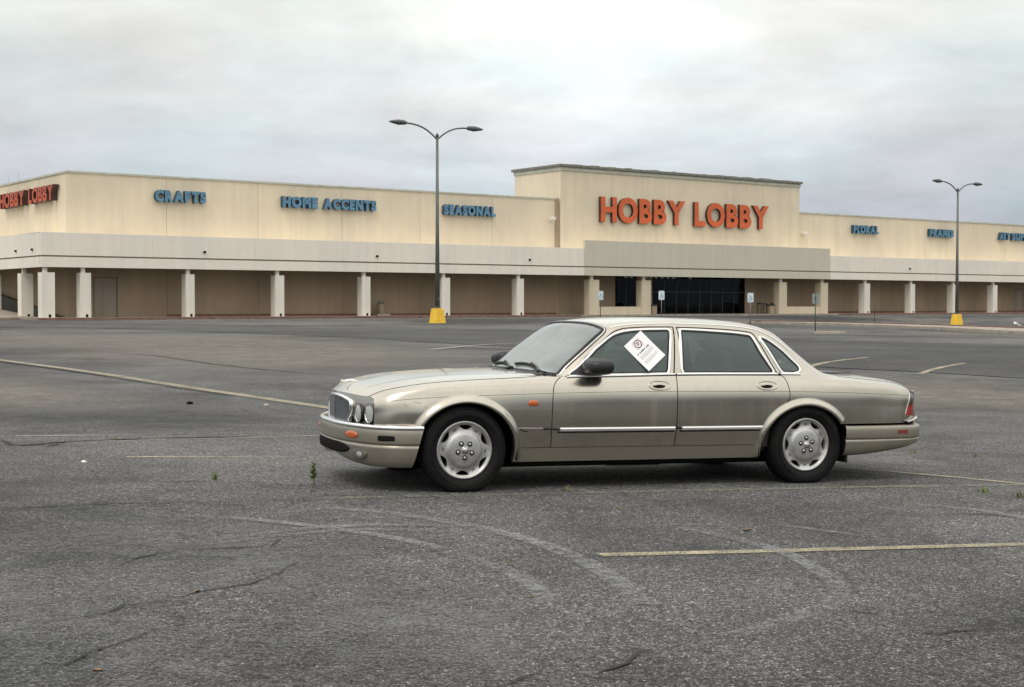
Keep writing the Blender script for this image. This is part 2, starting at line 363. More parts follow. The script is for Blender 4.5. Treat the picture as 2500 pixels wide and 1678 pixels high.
def patch(name, poly, m, lift, step, fade=None, n_edge=1.0):
    "draped area on the ground, cut out of a fine grid by a polygon"
    poly = np.array(poly, float); pr_ = resample(np.vstack([poly, poly[:1]]), step)[:-1]
    x0, y0 = poly.min(0); x1, y1 = poly.max(0); gx, gy = np.meshgrid(np.arange(x0, x1, step), np.arange(y0, y1, step))
    G = np.c_[gx.ravel(), gy.ravel()]; G = G[inside(G, pr_)]
    n = len(pr_); co = [Vector(q) for q in pr_] + [Vector(q) for q in G]
    r = delaunay_2d_cdt(co, [(i, (i + 1) % n) for i in range(n)], [], 1, 1e-5)
    P = np.array([tuple(q) for q in r[0]]); T = np.array([f for f in r[2] if len(f) == 3]); c = P[T].mean(1); T = T[inside(c, pr_)]
    V = np.c_[P, gz(P[:, 0], P[:, 1]) + lift]
    o = meshobj(name, V, T, m, ground, smooth=True)
    if fade is not None:
        d = np.min(np.linalg.norm(P[:, None, :] - pr_[None], axis=2), axis=1); fadeattr(o, np.clip(d / fade, 0, 1))
    return o
def inside(P, poly):
    P = np.asarray(P, float); x, y = P[:, 0], P[:, 1]; c = np.zeros(len(P), bool); n = len(poly)
    for i in range(n):
        x1, y1 = poly[i]; x2, y2 = poly[(i + 1) % n]
        if y1 == y2: continue
        k = ((y1 > y) != (y2 > y)) & (x < (x2 - x1) * (y - y1) / (y2 - y1) + x1); c ^= k
    return c
patch('asphalt_patch', [(-14, 79.5), (-1.3, 76.2), (8.6, 66.6), (14.5, 59), (20, 55.5), (34, 47), (34, 16), (16, 25.5), (10.81, 30), (9.11, 32.26), (7.2, 33.74), (.65, 44.95), (-.81, 46.65), (-6, 56), (-12, 64), (-22, 74)], MAT['asphalt_dark'], .012, 1.5)
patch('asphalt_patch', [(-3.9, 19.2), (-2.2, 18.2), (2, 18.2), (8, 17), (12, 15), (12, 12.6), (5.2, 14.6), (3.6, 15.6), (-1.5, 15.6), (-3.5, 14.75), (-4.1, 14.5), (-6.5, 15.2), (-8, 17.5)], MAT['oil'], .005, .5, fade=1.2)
patch('asphalt_patch', [(-3.4, 8.72), (-3.19, 8.83), (-2.55, 9.08), (-2.32, 9.32), (-1.84, 9.16), (-1.3, 8.9), (-.6, 7.9), (.3, 6.4), (.2, 4.3), (-3.2, 4.2)], MAT['pale_wear'], .005, .3, fade=.35)
patch('asphalt_patch', [(.2, 9.3), (1.0, 9.2), (1.5, 8.6), (1.45, 7.4), (1.1, 6.6), (.75, 6.7), (.65, 7.6), (.35, 8.5)], MAT['oil'], .0048, .3, fade=.5)
patch('asphalt_patch', [(-1.9, 8.9), (-1.2, 8.7), (-.6, 8.2), (-.3, 7.7), (-.9, 7.9), (-1.6, 8.5)], MAT['oil'], .0062, .2, fade=.3)
patch('asphalt_patch', [(1.6, 5.6), (3.4, 6.2), (3.6, 4.4), (1.5, 4.2)], MAT['oil'], .005, .3, fade=.8)
patch('asphalt_patch', [(-9, 27), (-4, 20.5), (-5.2, 17.2), (-12, 18), (-16, 25)], MAT['dust'], .006, .8, fade=2.0)
patch('asphalt_patch', [(-12, 62), (-5, 54), (-1.5, 46), (1, 41), (-1, 30), (-4, 26), (-9, 30), (-16, 40), (-24, 56)], MAT['dust'], .006, 1.2, fade=4.0)
patch('asphalt_patch', [(7, 30), (11, 26), (12, 19.5), (7, 20.5), (3, 25), (3, 32)], MAT['dust'], .006, .8, fade=2.0)
# parking lines
strip('painted_line', [(-15, 37), (-11.5, 31.91), (-8.03, 27.31), (-5.62, 23.73), (-4.04, 21.56), (-2.5, 19.41), (-1.2, 17.6)], .24, MAT['line_tan'], .008, (1, 1, 1, 1), smooth_it=1)
strip('crack', [(-15.05, 36.55), (-11.6, 31.62), (-8.17, 27.08), (-5.78, 23.56), (-4.25, 21.5)], .09, MAT['line_edge'], .012, (1, 1, .9, .5), smooth_it=1, wvar=1.2)
strip('painted_line', [(-3.45, 12.69), (-3.07, 12.76), (-2.44, 12.86), (-2.0, 12.95)], .10, MAT['line'], .006, (1, .9, .45, .15), smooth_it=0)
strip('painted_line', [(.49, 7.95), (1.61, 8.235), (3.12, 8.64), (5.4, 9.25)], .105, MAT['line'], .006, (1, .85, .6, .6), smooth_it=0)
strip('painted_line', [(3.02, 13.0), (3.48, 12.67), (3.92, 12.32), (4.31, 11.94), (5.2, 11.1)], .10, MAT['line'], .006, (.45, .9, 1, 1), smooth_it=0)
strip('painted_line', [(-1.4, 10.12), (1.11, 10.95), (2.82, 11.48), (4.28, 11.88), (6, 12.4)], .10, MAT['line_old'], .006, (.55, .45, .6, .8), smooth_it=0)
strip('painted_line', [(6.5, 31.6), (7.33, 34.57), (8.28, 36.83), (9.98, 39.91)], .16, MAT['line'], .018, (1, 1, .8), smooth_it=1)
strip('painted_line', [(8.9, 31.0), (9.96, 33.53), (11.74, 36.87)], .16, MAT['line'], .018, (1, 1, .7), smooth_it=1)
strip('painted_line', [(-2.41, 41.85), (-.83, 48.1), (.59, 50.77)], .22, MAT['line_white'], .02, (1, .8, .6), smooth_it=1)
strip('painted_line', [(-5.1, 14.58), (-4.67, 14.71), (-3.98, 14.95)], .09, MAT['line_white'], .006, (.8, .7, .3), smooth_it=0)
strip('painted_line', [(-4.0, 14.2), (-3.0, 14.75), (-2.0, 15.3), (-1.2, 15.75)], .12, MAT['line_old'], .006, (.3, .6, .9, .8), smooth_it=0)
strip('painted_line', [(12.6, 72.3), (24, 60), (33, 50)], .25, MAT['line_white'], .02, (.6, .8, .4), smooth_it=1)
# cracks, tyre scuffs
def crack(pts, w):
    p = resample(np.array(pts, float), .05); p += np.cumsum(rng.normal(0, .004, p.shape), 0) * .5 + rng.normal(0, .010, p.shape)
    strip('crack', p, w * 1.2, MAT['crack'], .006, (.3, 1, 1, .9, .2), step=.04, smooth_it=0, wvar=1.4)
for c, w in (([(-5.14, 14.24), (-4.84, 13.66), (-4.69, 13.6), (-4.42, 14.08), (-4.01, 14.39), (-3.5, 14.69), (-2.12, 15.29)], .05),
             ([(-4.69, 13.6), (-4.42, 13.85), (-4.45, 13.5)], .03),
             ([(-2.05, 7.31), (-1.97, 7.63), (-1.75, 7.88), (-1.37, 8.01), (-1.1, 8.02)], .014),
             ([(-1.37, 8.01), (-1.35, 8.3)], .012),
             ([(-1.97, 5.96), (-1.79, 6.16), (-1.76, 6.33), (-1.61, 6.47), (-1.46, 6.73), (-1.27, 6.94), (-1.18, 7.28), (-1.13, 7.66)], .012),
             ([(-1.70, 5.2), (-1.64, 5.42), (-1.58, 5.56), (-1.52, 5.72), (-1.5, 5.82)], .016),
             ([(.30, 5.25), (.36, 5.35), (.46, 5.49), (.54, 5.7)], .014), ([(1.56, 6.59), (1.71, 6.46)], .010), ([(1.71, 6.07), (1.92, 6.15), (2.07, 6.25)], .012),
             ([(-2.9, 10.9), (-2.5, 11.0), (-1.9, 11.0), (-1.6, 10.8)], .012), ([(-3.4, 9.3), (-2.6, 9.7), (-1.9, 9.8)], .012), ([(2.9, 9.9), (3.3, 10.0), (3.9, 9.6)], .014),
             ([(-10, 36.5), (-8.8, 35.2), (-6.75, 31.5), (-5.2, 29.3), (-3.8, 27.8)], .12), ([(-.1, 5.0), (.1, 5.3), (.5, 5.2)], .008)):
    crack(c, w)
for c, w, e in (([(-2.2, 9.12), (-1.83, 9.12), (-1.54, 8.96), (-1.23, 8.81), (-.95, 8.61), (-.53, 8.24), (-.31, 7.87), (-.06, 7.48), (.1, 7.05), (.17, 6.58)], .11, (.2, 1, 1, 1, .7)),
                ([(-1.26, 9.63), (-.83, 9.47), (-.51, 9.19), (-.21, 8.9), (.12, 8.41), (.29, 8.02), (.45, 7.57), (.57, 6.99), (.6, 6.59)], .13, (.5, 1, 1, 1, .6)),
                ([(1.07, 9.03), (1.3, 8.76), (1.49, 8.38), (1.59, 8.1), (1.64, 7.64), (1.66, 7.22), (1.61, 6.89), (1.48, 6.62), (1.21, 6.28), (.98, 6.01)], .11, (.4, 1, 1, 1, .8)),
                ([(1.73, 9.26), (2.01, 9.02), (2.22, 8.79)], .08, (.3, .8, .2)), ([(3.04, 10.41), (3.38, 10.18), (3.6, 9.73), (3.7, 9.3)], .12, (.3, 1, 1, .5)),
                ([(-1.66, 8.26), (-1.49, 8.45), (-1.26, 8.71), (-.79, 8.96), (-.28, 8.89)], .10, (.2, .8, .8, .4)),
                ([(-1.75, 8.0), (-1.4, 8.4), (-.9, 8.75), (-.4, 8.7)], .07, (.2, .7, .7, .2))):
    strip('tyre_mark', c, w * 1.2, MAT['scuff'], .008, e, edge=1, step=.08)
# --- kerbs of the planting island far right
def kerb(name, pts, w, h, m, base=None):
    p = resample(np.array(pts, float), 1.0); T = np.gradient(p, axis=0); T /= np.linalg.norm(T, axis=1)[:, None]; B = np.c_[-T[:, 1], T[:, 0]]
    V = []
    for i in range(len(p)):
        a, b = p[i] + B[i] * w / 2, p[i] - B[i] * w / 2; z = gz(*p[i])[0]
        V += [(*a, z - .05), (*a, z + h), (*b, z + h), (*b, z - .05)]
    F = [(i * 4 + k, (i + 1) * 4 + k, (i + 1) * 4 + (k + 1) % 4, i * 4 + (k + 1) % 4) for i in range(len(p) - 1) for k in range(4)] + [(0, 1, 2, 3), tuple((len(p) - 1) * 4 + k for k in (3, 2, 1, 0))]
    o = meshobj(name, V, F, m); tag(o, kind='structure'); return o
kerb('kerb', [(16.3, 97.5), (22.4, 97.2), (25.4, 92.5), (26.6, 82), (28, 73), (31, 62)], .18, .13, MAT['kerb'])
kerb('kerb', [(17.3, 101), (23.5, 104.5), (29, 102), (33, 94), (35, 84), (38, 72)], .22, .14, MAT['kerb_red'])
kerb('kerb', [(7.0, 100.5), (9.5, 101.5), (16.3, 97.5)], .18, .10, MAT['kerb'])
fl = patch('painted_line', [(17, 98.4), (23, 98.2), (27, 92), (28.2, 82), (30, 72), (36, 72), (34, 84), (32, 93), (28.5, 101), (23, 103.4), (17.6, 100)], MAT['walk'], .09, 2.0); fl.name = 'island_surface'

# ================================================================ BUILDING
TH = math.radians(36.6); AX, AY = -34.152, 103.3
def bw(s, d, z): return (AX + s * math.cos(TH) - d * math.sin(TH), AY + s * math.sin(TH) + d * math.cos(TH), z)
store = empty('store_building', (AX, AY, 0), TH)
tag(store, 'long single storey yellow and cream store with columned walkway and tall entrance block', 'store')
def B(name, x0, x1, y0, y1, z0, z1, m, parent=None, bev=0.0): return box(name, x0, x1, y0, y1, z0, z1, MAT[m], parent or store, bev)
DW = 3.0; ZW = .45; S1 = 152.0; D1 = 46.0; ZR = 11.42
B('core_wall', 3.12, S1, DW + .12, D1, .1, ZR - .12, 'joint')
cuts = [3.0] + [3.0 + 7.9 * k for k in range(1, 19)] + [S1]
def panels(z0, z1, m, holes=()):
    "front panels in a row, with 2 cm joints, leaving the openings free"
    for a, b in zip(cuts[:-1], cuts[1:]):
        segs = [(a + .012, b - .012, z0, z1)]
        for h0, h1, hz0, hz1 in holes:
            out = []
            for (p, q, u, v) in segs:
                if h1 <= p or h0 >= q or u >= hz1 or v <= hz0: out.append((p, q, u, v)); continue
                if h0 > p: out.append((p, h0, u, v))
                if h1 < q: out.append((h1, q, u, v))
                p2, q2 = max(p, h0), min(q, h1)
                if hz1 < v: out.append((p2, q2, hz1, v))
                if hz0 > u: out.append((p2, q2, u, hz0))
            segs = out
        for p, q, u, v in segs:
            if q - p > .02 and v - u > .02: B('wall_panel', p, q, DW, DW + .118, u, v, m)
OPEN = [(57.4, 60.25, 1.22, 4.3), (62.3, 75.5, .45, 4.3), (4.95, 6.85, .45, 3.52), (123.7, 125.6, .45, 3.4)]
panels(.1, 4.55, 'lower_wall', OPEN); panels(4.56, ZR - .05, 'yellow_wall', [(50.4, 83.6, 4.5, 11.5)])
# side elevation
for k in range(5):
    a = DW + .13 + k * 8.5; b = min(a + 8.47, D1)
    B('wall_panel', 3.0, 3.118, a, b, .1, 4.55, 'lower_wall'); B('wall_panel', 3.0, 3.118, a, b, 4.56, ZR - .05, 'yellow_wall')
B('parapet_cap', 2.93, 50.2, DW - .07, DW + .25, ZR - .05, ZR + .10, 'roof_cap'); B('parapet_cap', 83.7, S1, DW - .07, DW + .25, ZR - .05, ZR + .10, 'roof_cap')
B('parapet_cap', 2.93, 3.25, DW + .252, D1, ZR - .05, ZR + .10, 'roof_cap')
B('roof', 3.3, S1, DW + .3, D1, ZR - .115, ZR - .06, 'roofing')
# walkway canopy: two fascia bands with a shadow groove, soffit, low roof
def canopy(s0, s1, d, ztop, m, name='fascia_panel'):
    n = max(1, round((s1 - s0) / 7.9))
    for k in range(n):
        a, b = s0 + (s1 - s0) * k / n, s0 + (s1 - s0) * (k + 1) / n
        B(name, a + .006, b - .006, d, d + .30, 5.02, ztop, m); B(name, a + .004, b - .004, d - .05, d + .30, 4.15, 4.90, m)
    B('fascia_groove', s0, s1, d + .06, d + .28, 4.90, 5.02, 'soffit')
canopy(.0, 51.0, 0, 6.68, 'white_fascia'); canopy(51.0, 85.35, -.12, 7.45, 'grey_fascia'); canopy(85.35, S1, 0, 6.68, 'white_fascia')
for k in range(5):
    a = .31 + k * 8.6; b = min(a + 8.59, D1)
    B('fascia_panel', 0, .30, a, b, 5.02, 6.68, 'white_fascia'); B('fascia_panel', -.05, .30, a, b, 4.15, 4.90, 'white_fascia')
B('fascia_groove', .06, .28, .31, D1, 4.90, 5.02, 'soffit')
B('canopy_soffit', .30, S1, .30, DW, 4.42, 4.55, 'soffit'); B('canopy_soffit', .30, 3.0, DW, D1, 4.42, 4.55, 'soffit')
B('canopy_roof', .0, S1, .30, DW, 6.62, 6.70, 'white_fascia'); B('canopy_roof', .0, 3.0, DW, D1, 6.62, 6.70, 'white_fascia')
# entrance block
t0, t1, ZT, TD = 50.3, 83.55, 14.15, 10.0
B('tower_panel', t0, t1, 2.70, 3.0, 4.56, ZT, 'yellow_wall'); B('tower_panel', t0, t0 + .3, 3.002, TD, ZR + .15, ZT, 'yellow_wall'); B('tower_panel', t1 - .3, t1, 3.002, TD, ZR + .15, ZT, 'yellow_wall'); B('tower_panel', t0 + .3, t1 - .3, TD - .3, TD, ZR + .15, ZT, 'yellow_wall')
B('cornice', t0 - .10, t1 + .10, 2.60, TD + .1, ZT, ZT + .36, 'roof_cap', bev=.04); B('cornice', t0 - .26, t1 + .26, 2.44, TD + .26, ZT + .36, ZT + .62, 'cornice_dark', bev=.05)
for k in range(26):   # ragged roofing felt showing above the cornice
    a = t0 + rng.uniform(0, 31); B('roofing_lap', a, a + rng.uniform(.3, 1.4), 2.5, 2.9, ZT + .60, ZT + .62 + rng.uniform(.01, .06), 'cornice_dark')
B('downpipe', 49.85, 50.15, 2.78, 2.995, 6.7, ZR, 'lower_wall')
# walkway slab and painted kerb
B('walkway_slab', -.5, S1, -.55, DW, -.3, ZW, 'walk'); B('walkway_slab', -.5, 3.0, DW, D1, -.3, ZW, 'walk')
B('walkway_kerb', -.5, 50, -.70, -.552, -.3, ZW - .015, 'kerb_red'); B('walkway_kerb', 50.02, 86, -.70, -.552, -.3, ZW - .015, 'kerb'); B('walkway_kerb', 86.02, S1, -.70, -.552, -.3, ZW - .015, 'kerb_red')
B('base_band', 10.9, 50.0, DW - .05, DW - .004, ZW, ZW + .20, 'kerb_red'); B('base_band', 86, S1, DW - .05, DW - .004, ZW, ZW + .22, 'kerb_red')
# columns: a boxed base with a slim post through to the soffit
def column(s0, s1, m='column_white', d0=.08, dep=.85, stem=None, top=3.76):
    c = box('column', s0, s1, d0, d0 + dep, ZW - .02, top, MAT[m], store, .015)
    ss = stem if stem is not None else s0 + (s1 - s0) * .33
    box('post', ss - .14, ss + .14, d0 + .12, d0 + .40, top, 4.42, MAT['column_white'], c)
    if m == 'column_white':
        h = s0 + (s1 - s0) * .60; box('drain_opening', h - .09, h + .09, d0 - .012, d0 + .05, ZW + .02, ZW + .24, MAT['dark'], c)
for a, b in ((-.38 + .42, .73 + .28), (2.9, 3.71), (11.2, 11.92), (18.87, 19.66), (26.95, 27.75), (34.98, 35.85), (43.2, 43.96)): column(a, b)
for a, b in ((51.71, 52.91), (58.3, 59.5), (77.64, 78.8), (84.1, 85.27)): column(a, b, 'column_tan')
for a, b in ((91.32, 92.24), (99.35, 100.15), (107.15, 108.02), (115.0, 115.89), (122.9, 123.8), (130.8, 131.7), (138.7, 139.6)): column(a, b)
for d in (4.75, 12.6, 20.5): column(.05, .95, d0=d, dep=.88)
B('low_wall', 52.92, 58.29, .15, .55, ZW - .02, 1.20, 'column_tan', bev=.01); B('low_wall', 78.81, 84.09, .15, .55, ZW - .02, 1.20, 'column_tan', bev=.01)
# door in the first bay, and a second far along
for a, b, zt in ((4.95, 6.85, 3.52), (123.7, 125.6, 3.4)):
    dr = B('door', a + .04, b - .04, DW + .05, DW + .10, ZW, zt - .04, 'door_grey')
    box('door_frame', a, a + .04, DW - .01, DW + .11, ZW, zt, MAT['joint'], dr); box('door_frame', b - .04, b, DW - .01, DW + .11, ZW, zt, MAT['joint'], dr)
    box('door_frame', a, b, DW - .008, DW + .11, zt - .04, zt, MAT['joint'], dr); m_ = (a + b) / 2 - .25
    box('door_leaf', a + .10, m_ - .015, DW + .03, DW + .049, ZW + .02, zt - .1, MAT['door_grey'], dr); box('door_leaf', m_ + .015, b - .10, DW + .03, DW + .049, ZW + .02, zt - .1, MAT['door_grey'], dr)
# shop front
def shop(s0, s1, z0, z1, n, rail=None):
    w = B('storefront', s0, s1, DW + .02, DW + .10, z0, z0 + .07, 'metal_frame')
    box('frame', s0, s1, DW + .02, DW + .10, z1 - .09, z1, MAT['metal_frame'], w)
    for k in range(n + 1):
        x = s0 + (s1 - s0) * k / n; box('mullion', max(s0, x - .04), min(s1, x + .04), DW + .015, DW + .098, z0 + .07, z1 - .09, MAT['metal_frame'], w)
    for k in range(n):
        a, b = s0 + (s1 - s0) * k / n + .04, s0 + (s1 - s0) * (k + 1) / n - .04
        box('pane', a, b, DW + .05, DW + .06, z0 + .07, z1 - .09, MAT['store_glass'], w)
        if rail: box('rail', a, b, DW + .03, DW + .048, rail, rail + .07, MAT['metal_frame'], w)
for o in [c for c in list(store.children) if c.name.startswith('core_wall')]: bpy.data.objects.remove(o)
for a, b, z0, z1 in ((3.12, 57.3, .1, ZR - .12), (60.35, 62.2, .1, ZR - .12), (75.6, S1, .1, ZR - .12), (57.3, 60.35, .1, 1.15), (57.3, 60.35, 4.4, ZR - .12), (62.2, 75.6, 4.4, ZR - .12)):
    B('core_wall', a, b, DW + .12, 9.0, z0, z1, 'joint')
B('core_wall', 3.12, S1, 9.0, D1, .1, ZR - .12, 'joint'); B('shop_floor', 57.3, 75.6, DW + .12, 9, .1, .44, 'dark')
shop(57.4, 60.25, 1.22, 4.3, 2); shop(62.3, 75.5, .45, 4.3, 8, 2.65)
MAT['stock_red'] = simple('stock_red', (.70, .05, .04), .6); MAT['stock_pale'] = simple('stock_pale', (.75, .74, .70), .6)
for a, z0, z1, m in ((64.0, .5, 1.9, 'stock_pale'), (65.6, 2.0, 2.5, 'stock_red'), (67.2, 1.9, 2.6, 'stock_red'), (69.0, .9, 1.6, 'stock_pale'), (70.8, .5, 1.5, 'stock_pale'), (72.6, 1.8, 2.3, 'stock_pale'), (74.0, .6, 1.3, 'stock_pale')):
    B('display_shelf', a, a + .8, 5.2, 5.6, z0, z1, m)
for a in (58.2, 58.9, 60.9, 61.5, 62.2, 63.0, 63.8, 64.6, 66.9):
    B('reflected_light_tag', a, a + .38, 2.5, 2.6, 4.05, 4.18, 'white_lamp')  # pale solid boxes in place of reflected interior lights
# small fittings
def ball(name, s, d, z, r, m, sy=1.0):
    bm = bmesh.new(); bmesh.ops.create_uvsphere(bm, u_segments=12, v_segments=8, radius=r); o = from_bm(name, bm, MAT[m], store, True); o.location = (s, d, z); o.scale = (1, sy, 1); return o
for s in (12.71, 28.34, 44.53, 99.0): 
    B('fascia_lamp', s - .10, s + .10, -.14, -.001, 5.42, 5.58, 'dark', bev=.03)
for d in (1.87, 5.67): B('fascia_lamp', -.14, -.001, d - .09, d + .09, 5.38, 5.54, 'dark', bev=.03)
for s, z in ((49.3, 9.55), (84.4, 9.2)):
    f = B('flood_lamp', s - .26, s + .26, DW - .55, DW - .2, z - .12, z + .14, 'white_lamp', bev=.05); box('bracket', s - .05, s + .05, DW - .25, DW - .001, z - .22, z - .12, MAT['white_lamp'], f)
for dd in (15.8, 18.5): B('roof_pipe', 3.4, 3.43, dd, dd + .03, ZR, ZR + .95, 'roof_cap')
# sloping service drive against the side elevation
def prism(name, prof, x0, x1, m):
    n = len(prof); V = [(x0, d, z) for d, z in prof] + [(x1, d, z) for d, z in prof]
    F = [tuple(range(n)), tuple(range(2 * n - 1, n - 1, -1))] + [(i, i + n, (i + 1) % n + n, (i + 1) % n) for i in range(n)]
    o = meshobj(name, V, F, MAT[m]); o.location = (AX, AY, 0); o.rotation_euler = (0, 0, TH); return o
tag(prism('service_ramp', [(3.5, .44), (16, 1.24), (24, 1.6), (44, 1.9), (44, .2), (3.5, .2)], -3.6, .95, 'walk'), kind='structure')
tag(prism('retaining_wall', [(3.5, .5), (7, .95), (12, 1.55), (16, 2.0), (24, 2.9), (44, 4.1), (44, .3), (3.5, .3)], 2.4, 2.8, 'ramp'), 'dark sloping retaining wall rising along the left side walkway of the store', 'wall')
rk = box('kerb', -3.9, -3.62, 12, 26, .2, .55, MAT['kerb_red']); rk.location = (AX, AY, .35); rk.rotation_euler = (0, 0, TH); tag(rk, kind='structure')

# ---- lettering: one raised channel letter per character
_glyph = {}
def glyph(ch, mats, off, depth):
    key = (ch, mats, off, depth)
    if key in _glyph: return _glyph[key]
    cu = bpy.data.curves.new('g', 'FONT'); cu.body = ch; cu.size = 1; cu.offset = off; cu.extrude = depth / 2; cu.resolution_u = 4
    cu.bevel_depth = 0
    o = bpy.data.objects.new('g', cu); scene.collection.objects.link(o); bpy.context.view_layer.update()
    me = bpy.data.meshes.new_from_object(o.evaluated_get(bpy.context.evaluated_depsgraph_get())); bpy.data.objects.remove(o); bpy.data.curves.remove(cu)
    # text plane x,y -> building x,z ; front faces look to -y
    co = np.zeros(len(me.vertices) * 3); me.vertices.foreach_get('co', co); co = co.reshape(-1, 3)
    co = np.c_[co[:, 0], -co[:, 2], co[:, 1]]; me.vertices.foreach_set('co', co.ravel()); me.update()
    me.materials.clear(); me.materials.append(MAT[mats[0]]); me.materials.append(MAT[mats[1]])
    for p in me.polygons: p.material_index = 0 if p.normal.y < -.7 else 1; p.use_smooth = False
    _glyph[key] = (me, co[:, 0].min(), co[:, 0].max(), co[:, 2].min(), co[:, 2].max()); return _glyph[key]
def wall_sign(words, z0, z1, mats, off, depth, face, label, group, side=False, name='wall_sign', sp=.07):
    "words: [(text, start, end)] measured along the wall; letters stretched to fit"
    root = empty(name); tag(root, label, 'sign', group)
    if side: root.location = bw(face, words[0][1], 0); root.rotation_euler = (0, 0, TH - math.pi / 2)
    else: root.location = bw(words[0][1], face, 0); root.rotation_euler = (0, 0, TH)
    base = words[0][1]
    for text, a, b in words:
        a, b = abs(a - base), abs(b - base)
        gl_ = [glyph(c, mats, off, depth) for c in text]; wid = [g[2] - g[1] for g in gl_]
        tot = sum(wid) + sp * (len(text) - 1); k = (b - a) / tot; x = a
        hz = [g for c, g in zip(text, gl_) if c in 'HLBEFRTANMP'][0]; kz = (z1 - z0) / (hz[4] - hz[3])
        for c, g, w in zip(text, gl_, wid):
            o = bpy.data.objects.new('letter', g[0]); link(o, root); o.scale = (k, 1, kz); o.location = (x - g[1] * k, -depth / 2 - .06, z0 - hz[3] * kz); x += (w + sp) * k
    return root
OR = ('orange', 'letter_side'); BL = ('blue', 'blue_side')
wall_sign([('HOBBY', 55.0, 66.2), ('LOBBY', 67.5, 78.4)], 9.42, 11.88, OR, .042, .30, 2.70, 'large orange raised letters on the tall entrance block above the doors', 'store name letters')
wall_sign([('HOBBY', 17.8, 11.45), ('LOBBY', 10.4, 4.6)], 9.38, 10.58, ('red_old', 'letter_side'), .045, .50, 3.0, 'smaller red raised letters on the left side wall of the store', 'store name letters', side=True)
D_ = 'blue raised department letters on the yellow wall reading '
for wd, lab in (([('CRAFTS', 9.80, 14.05)], 'CRAFTS, nearest the left corner'), ([('HOME', 20.85, 24.15), ('ACCENTS', 24.70, 29.85)], 'HOME ACCENTS'), ([('SEASONAL', 36.9, 42.6)], 'SEASONAL, beside the lamp post'),
                ([('FLORAL', 92.4, 96.75)], 'FLORAL, right of the entrance block'), ([('FRAMES', 106.1, 110.6)], 'FRAMES'), ([('ART', 119.9, 121.9), ('SUPPLIES', 122.5, 128.4)], 'ART SUPPLIES, cut by the frame')):
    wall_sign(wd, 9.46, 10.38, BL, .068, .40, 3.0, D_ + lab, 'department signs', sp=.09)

# ================================================================ STREET FURNITURE
def place(o, x, y, rz=0, z=None): o.location = (x, y, gz(x, y)[0] if z is None else z); o.rotation_euler = (0, 0, rz)
def copy_tree(o, parent=None):
    c = o.copy(); scene.collection.objects.link(c); c.parent = parent
    for ch in list(o.children): copy_tree(ch, c)
    return c
def lamp_post():
    r = empty('lamp_post'); H = 12.45
    bm = bmesh.new(); add_box(bm, -.43, .43, -.43, .43, -.1, .98, .03, .30); from_bm('concrete_base', bm, MAT['yellow_paint'], r)
    V, F = lathe([(.0, .98), (.24, .98), (.24, 1.06), (.17, 1.10)], 16, 'z'); meshobj('base_plate', V, F, MAT['pole'], r)
    V, F = tube([(0, 0, 1.0), (0, 0, 6), (0, 0, H)], [.165, .125, .085], 20); p = meshobj('pole', V, F, MAT['pole'], r, True)
    box('hand_hole', -.05, .05, -.175, -.15, 1.5, 1.75, MAT['pole'], p, .01)
    V, F = lathe([(.0, H + .24), (.07, H + .21), (.11, H + .12), (.10, H), (.0, H)], 16, 'z'); meshobj('cap', V, F, MAT['lamp_head'], r, True)
    for s in (-1, 1):
        a = np.array([(s * x, 0, H - .15 + z) for x, z in ((.05, 0), (.35, .25), (.8, .54), (1.3, .75), (1.9, .87), (2.4, .89), (2.62, .88))])
        tube_obj('arm', smooth_line(a, 2), .056, MAT['pole'], r, 10)
        # cobra head: swelling oblong body, flat lens underneath
        prof = [(2.40, .07, .07), (2.50, .13, .13), (2.68, .19, .155), (3.0, .215, .165), (3.25, .20, .145), (3.5, .15, .10), (3.72, .07, .05), (3.78, .015, .015)]
        V = []; F = []; n = 14
        for x, w, h in prof:
            for k in range(n):
                an = 2 * math.pi * k / n; zz = math.sin(an); V.append((s * x, w * math.cos(an), H + .74 + h * 1.15 * (zz if zz > 0 else zz * .8)))
        for i in range(len(prof) - 1):
            for k in range(n): F.append((i * n + k, i * n + (k + 1) % n, (i + 1) * n + (k + 1) % n, (i + 1) * n + k))
        F += [tuple(range(n)), tuple((len(prof) - 1) * n + k for k in range(n))]
        h = meshobj('lamp_head', V, F, MAT['lamp_head'], r, True)
        V, F = lathe([(.0, -.055), (.07, -.05), (.115, -.025), (.12, 0)], 16, 'z'); V = [(s * 2.98 + x * 1.6, y, H + .62 + z) for x, y, z in V]; meshobj('lens', V, F, MAT['lens'], h, True)
    return r
lp = lamp_post(); place(lp, -5.0, 95.4, TH); tag(lp, 'twin arm lamp post on a yellow concrete base in front of the SEASONAL sign', 'lamp post', 'parking lot lamp posts')
lp2 = copy_tree(lp); place(lp2, 41.4, 132.4, TH); tag(lp2, 'smaller looking twin arm lamp post beside the FRAMES sign near the kerb island', 'lamp post', 'parking lot lamp posts')
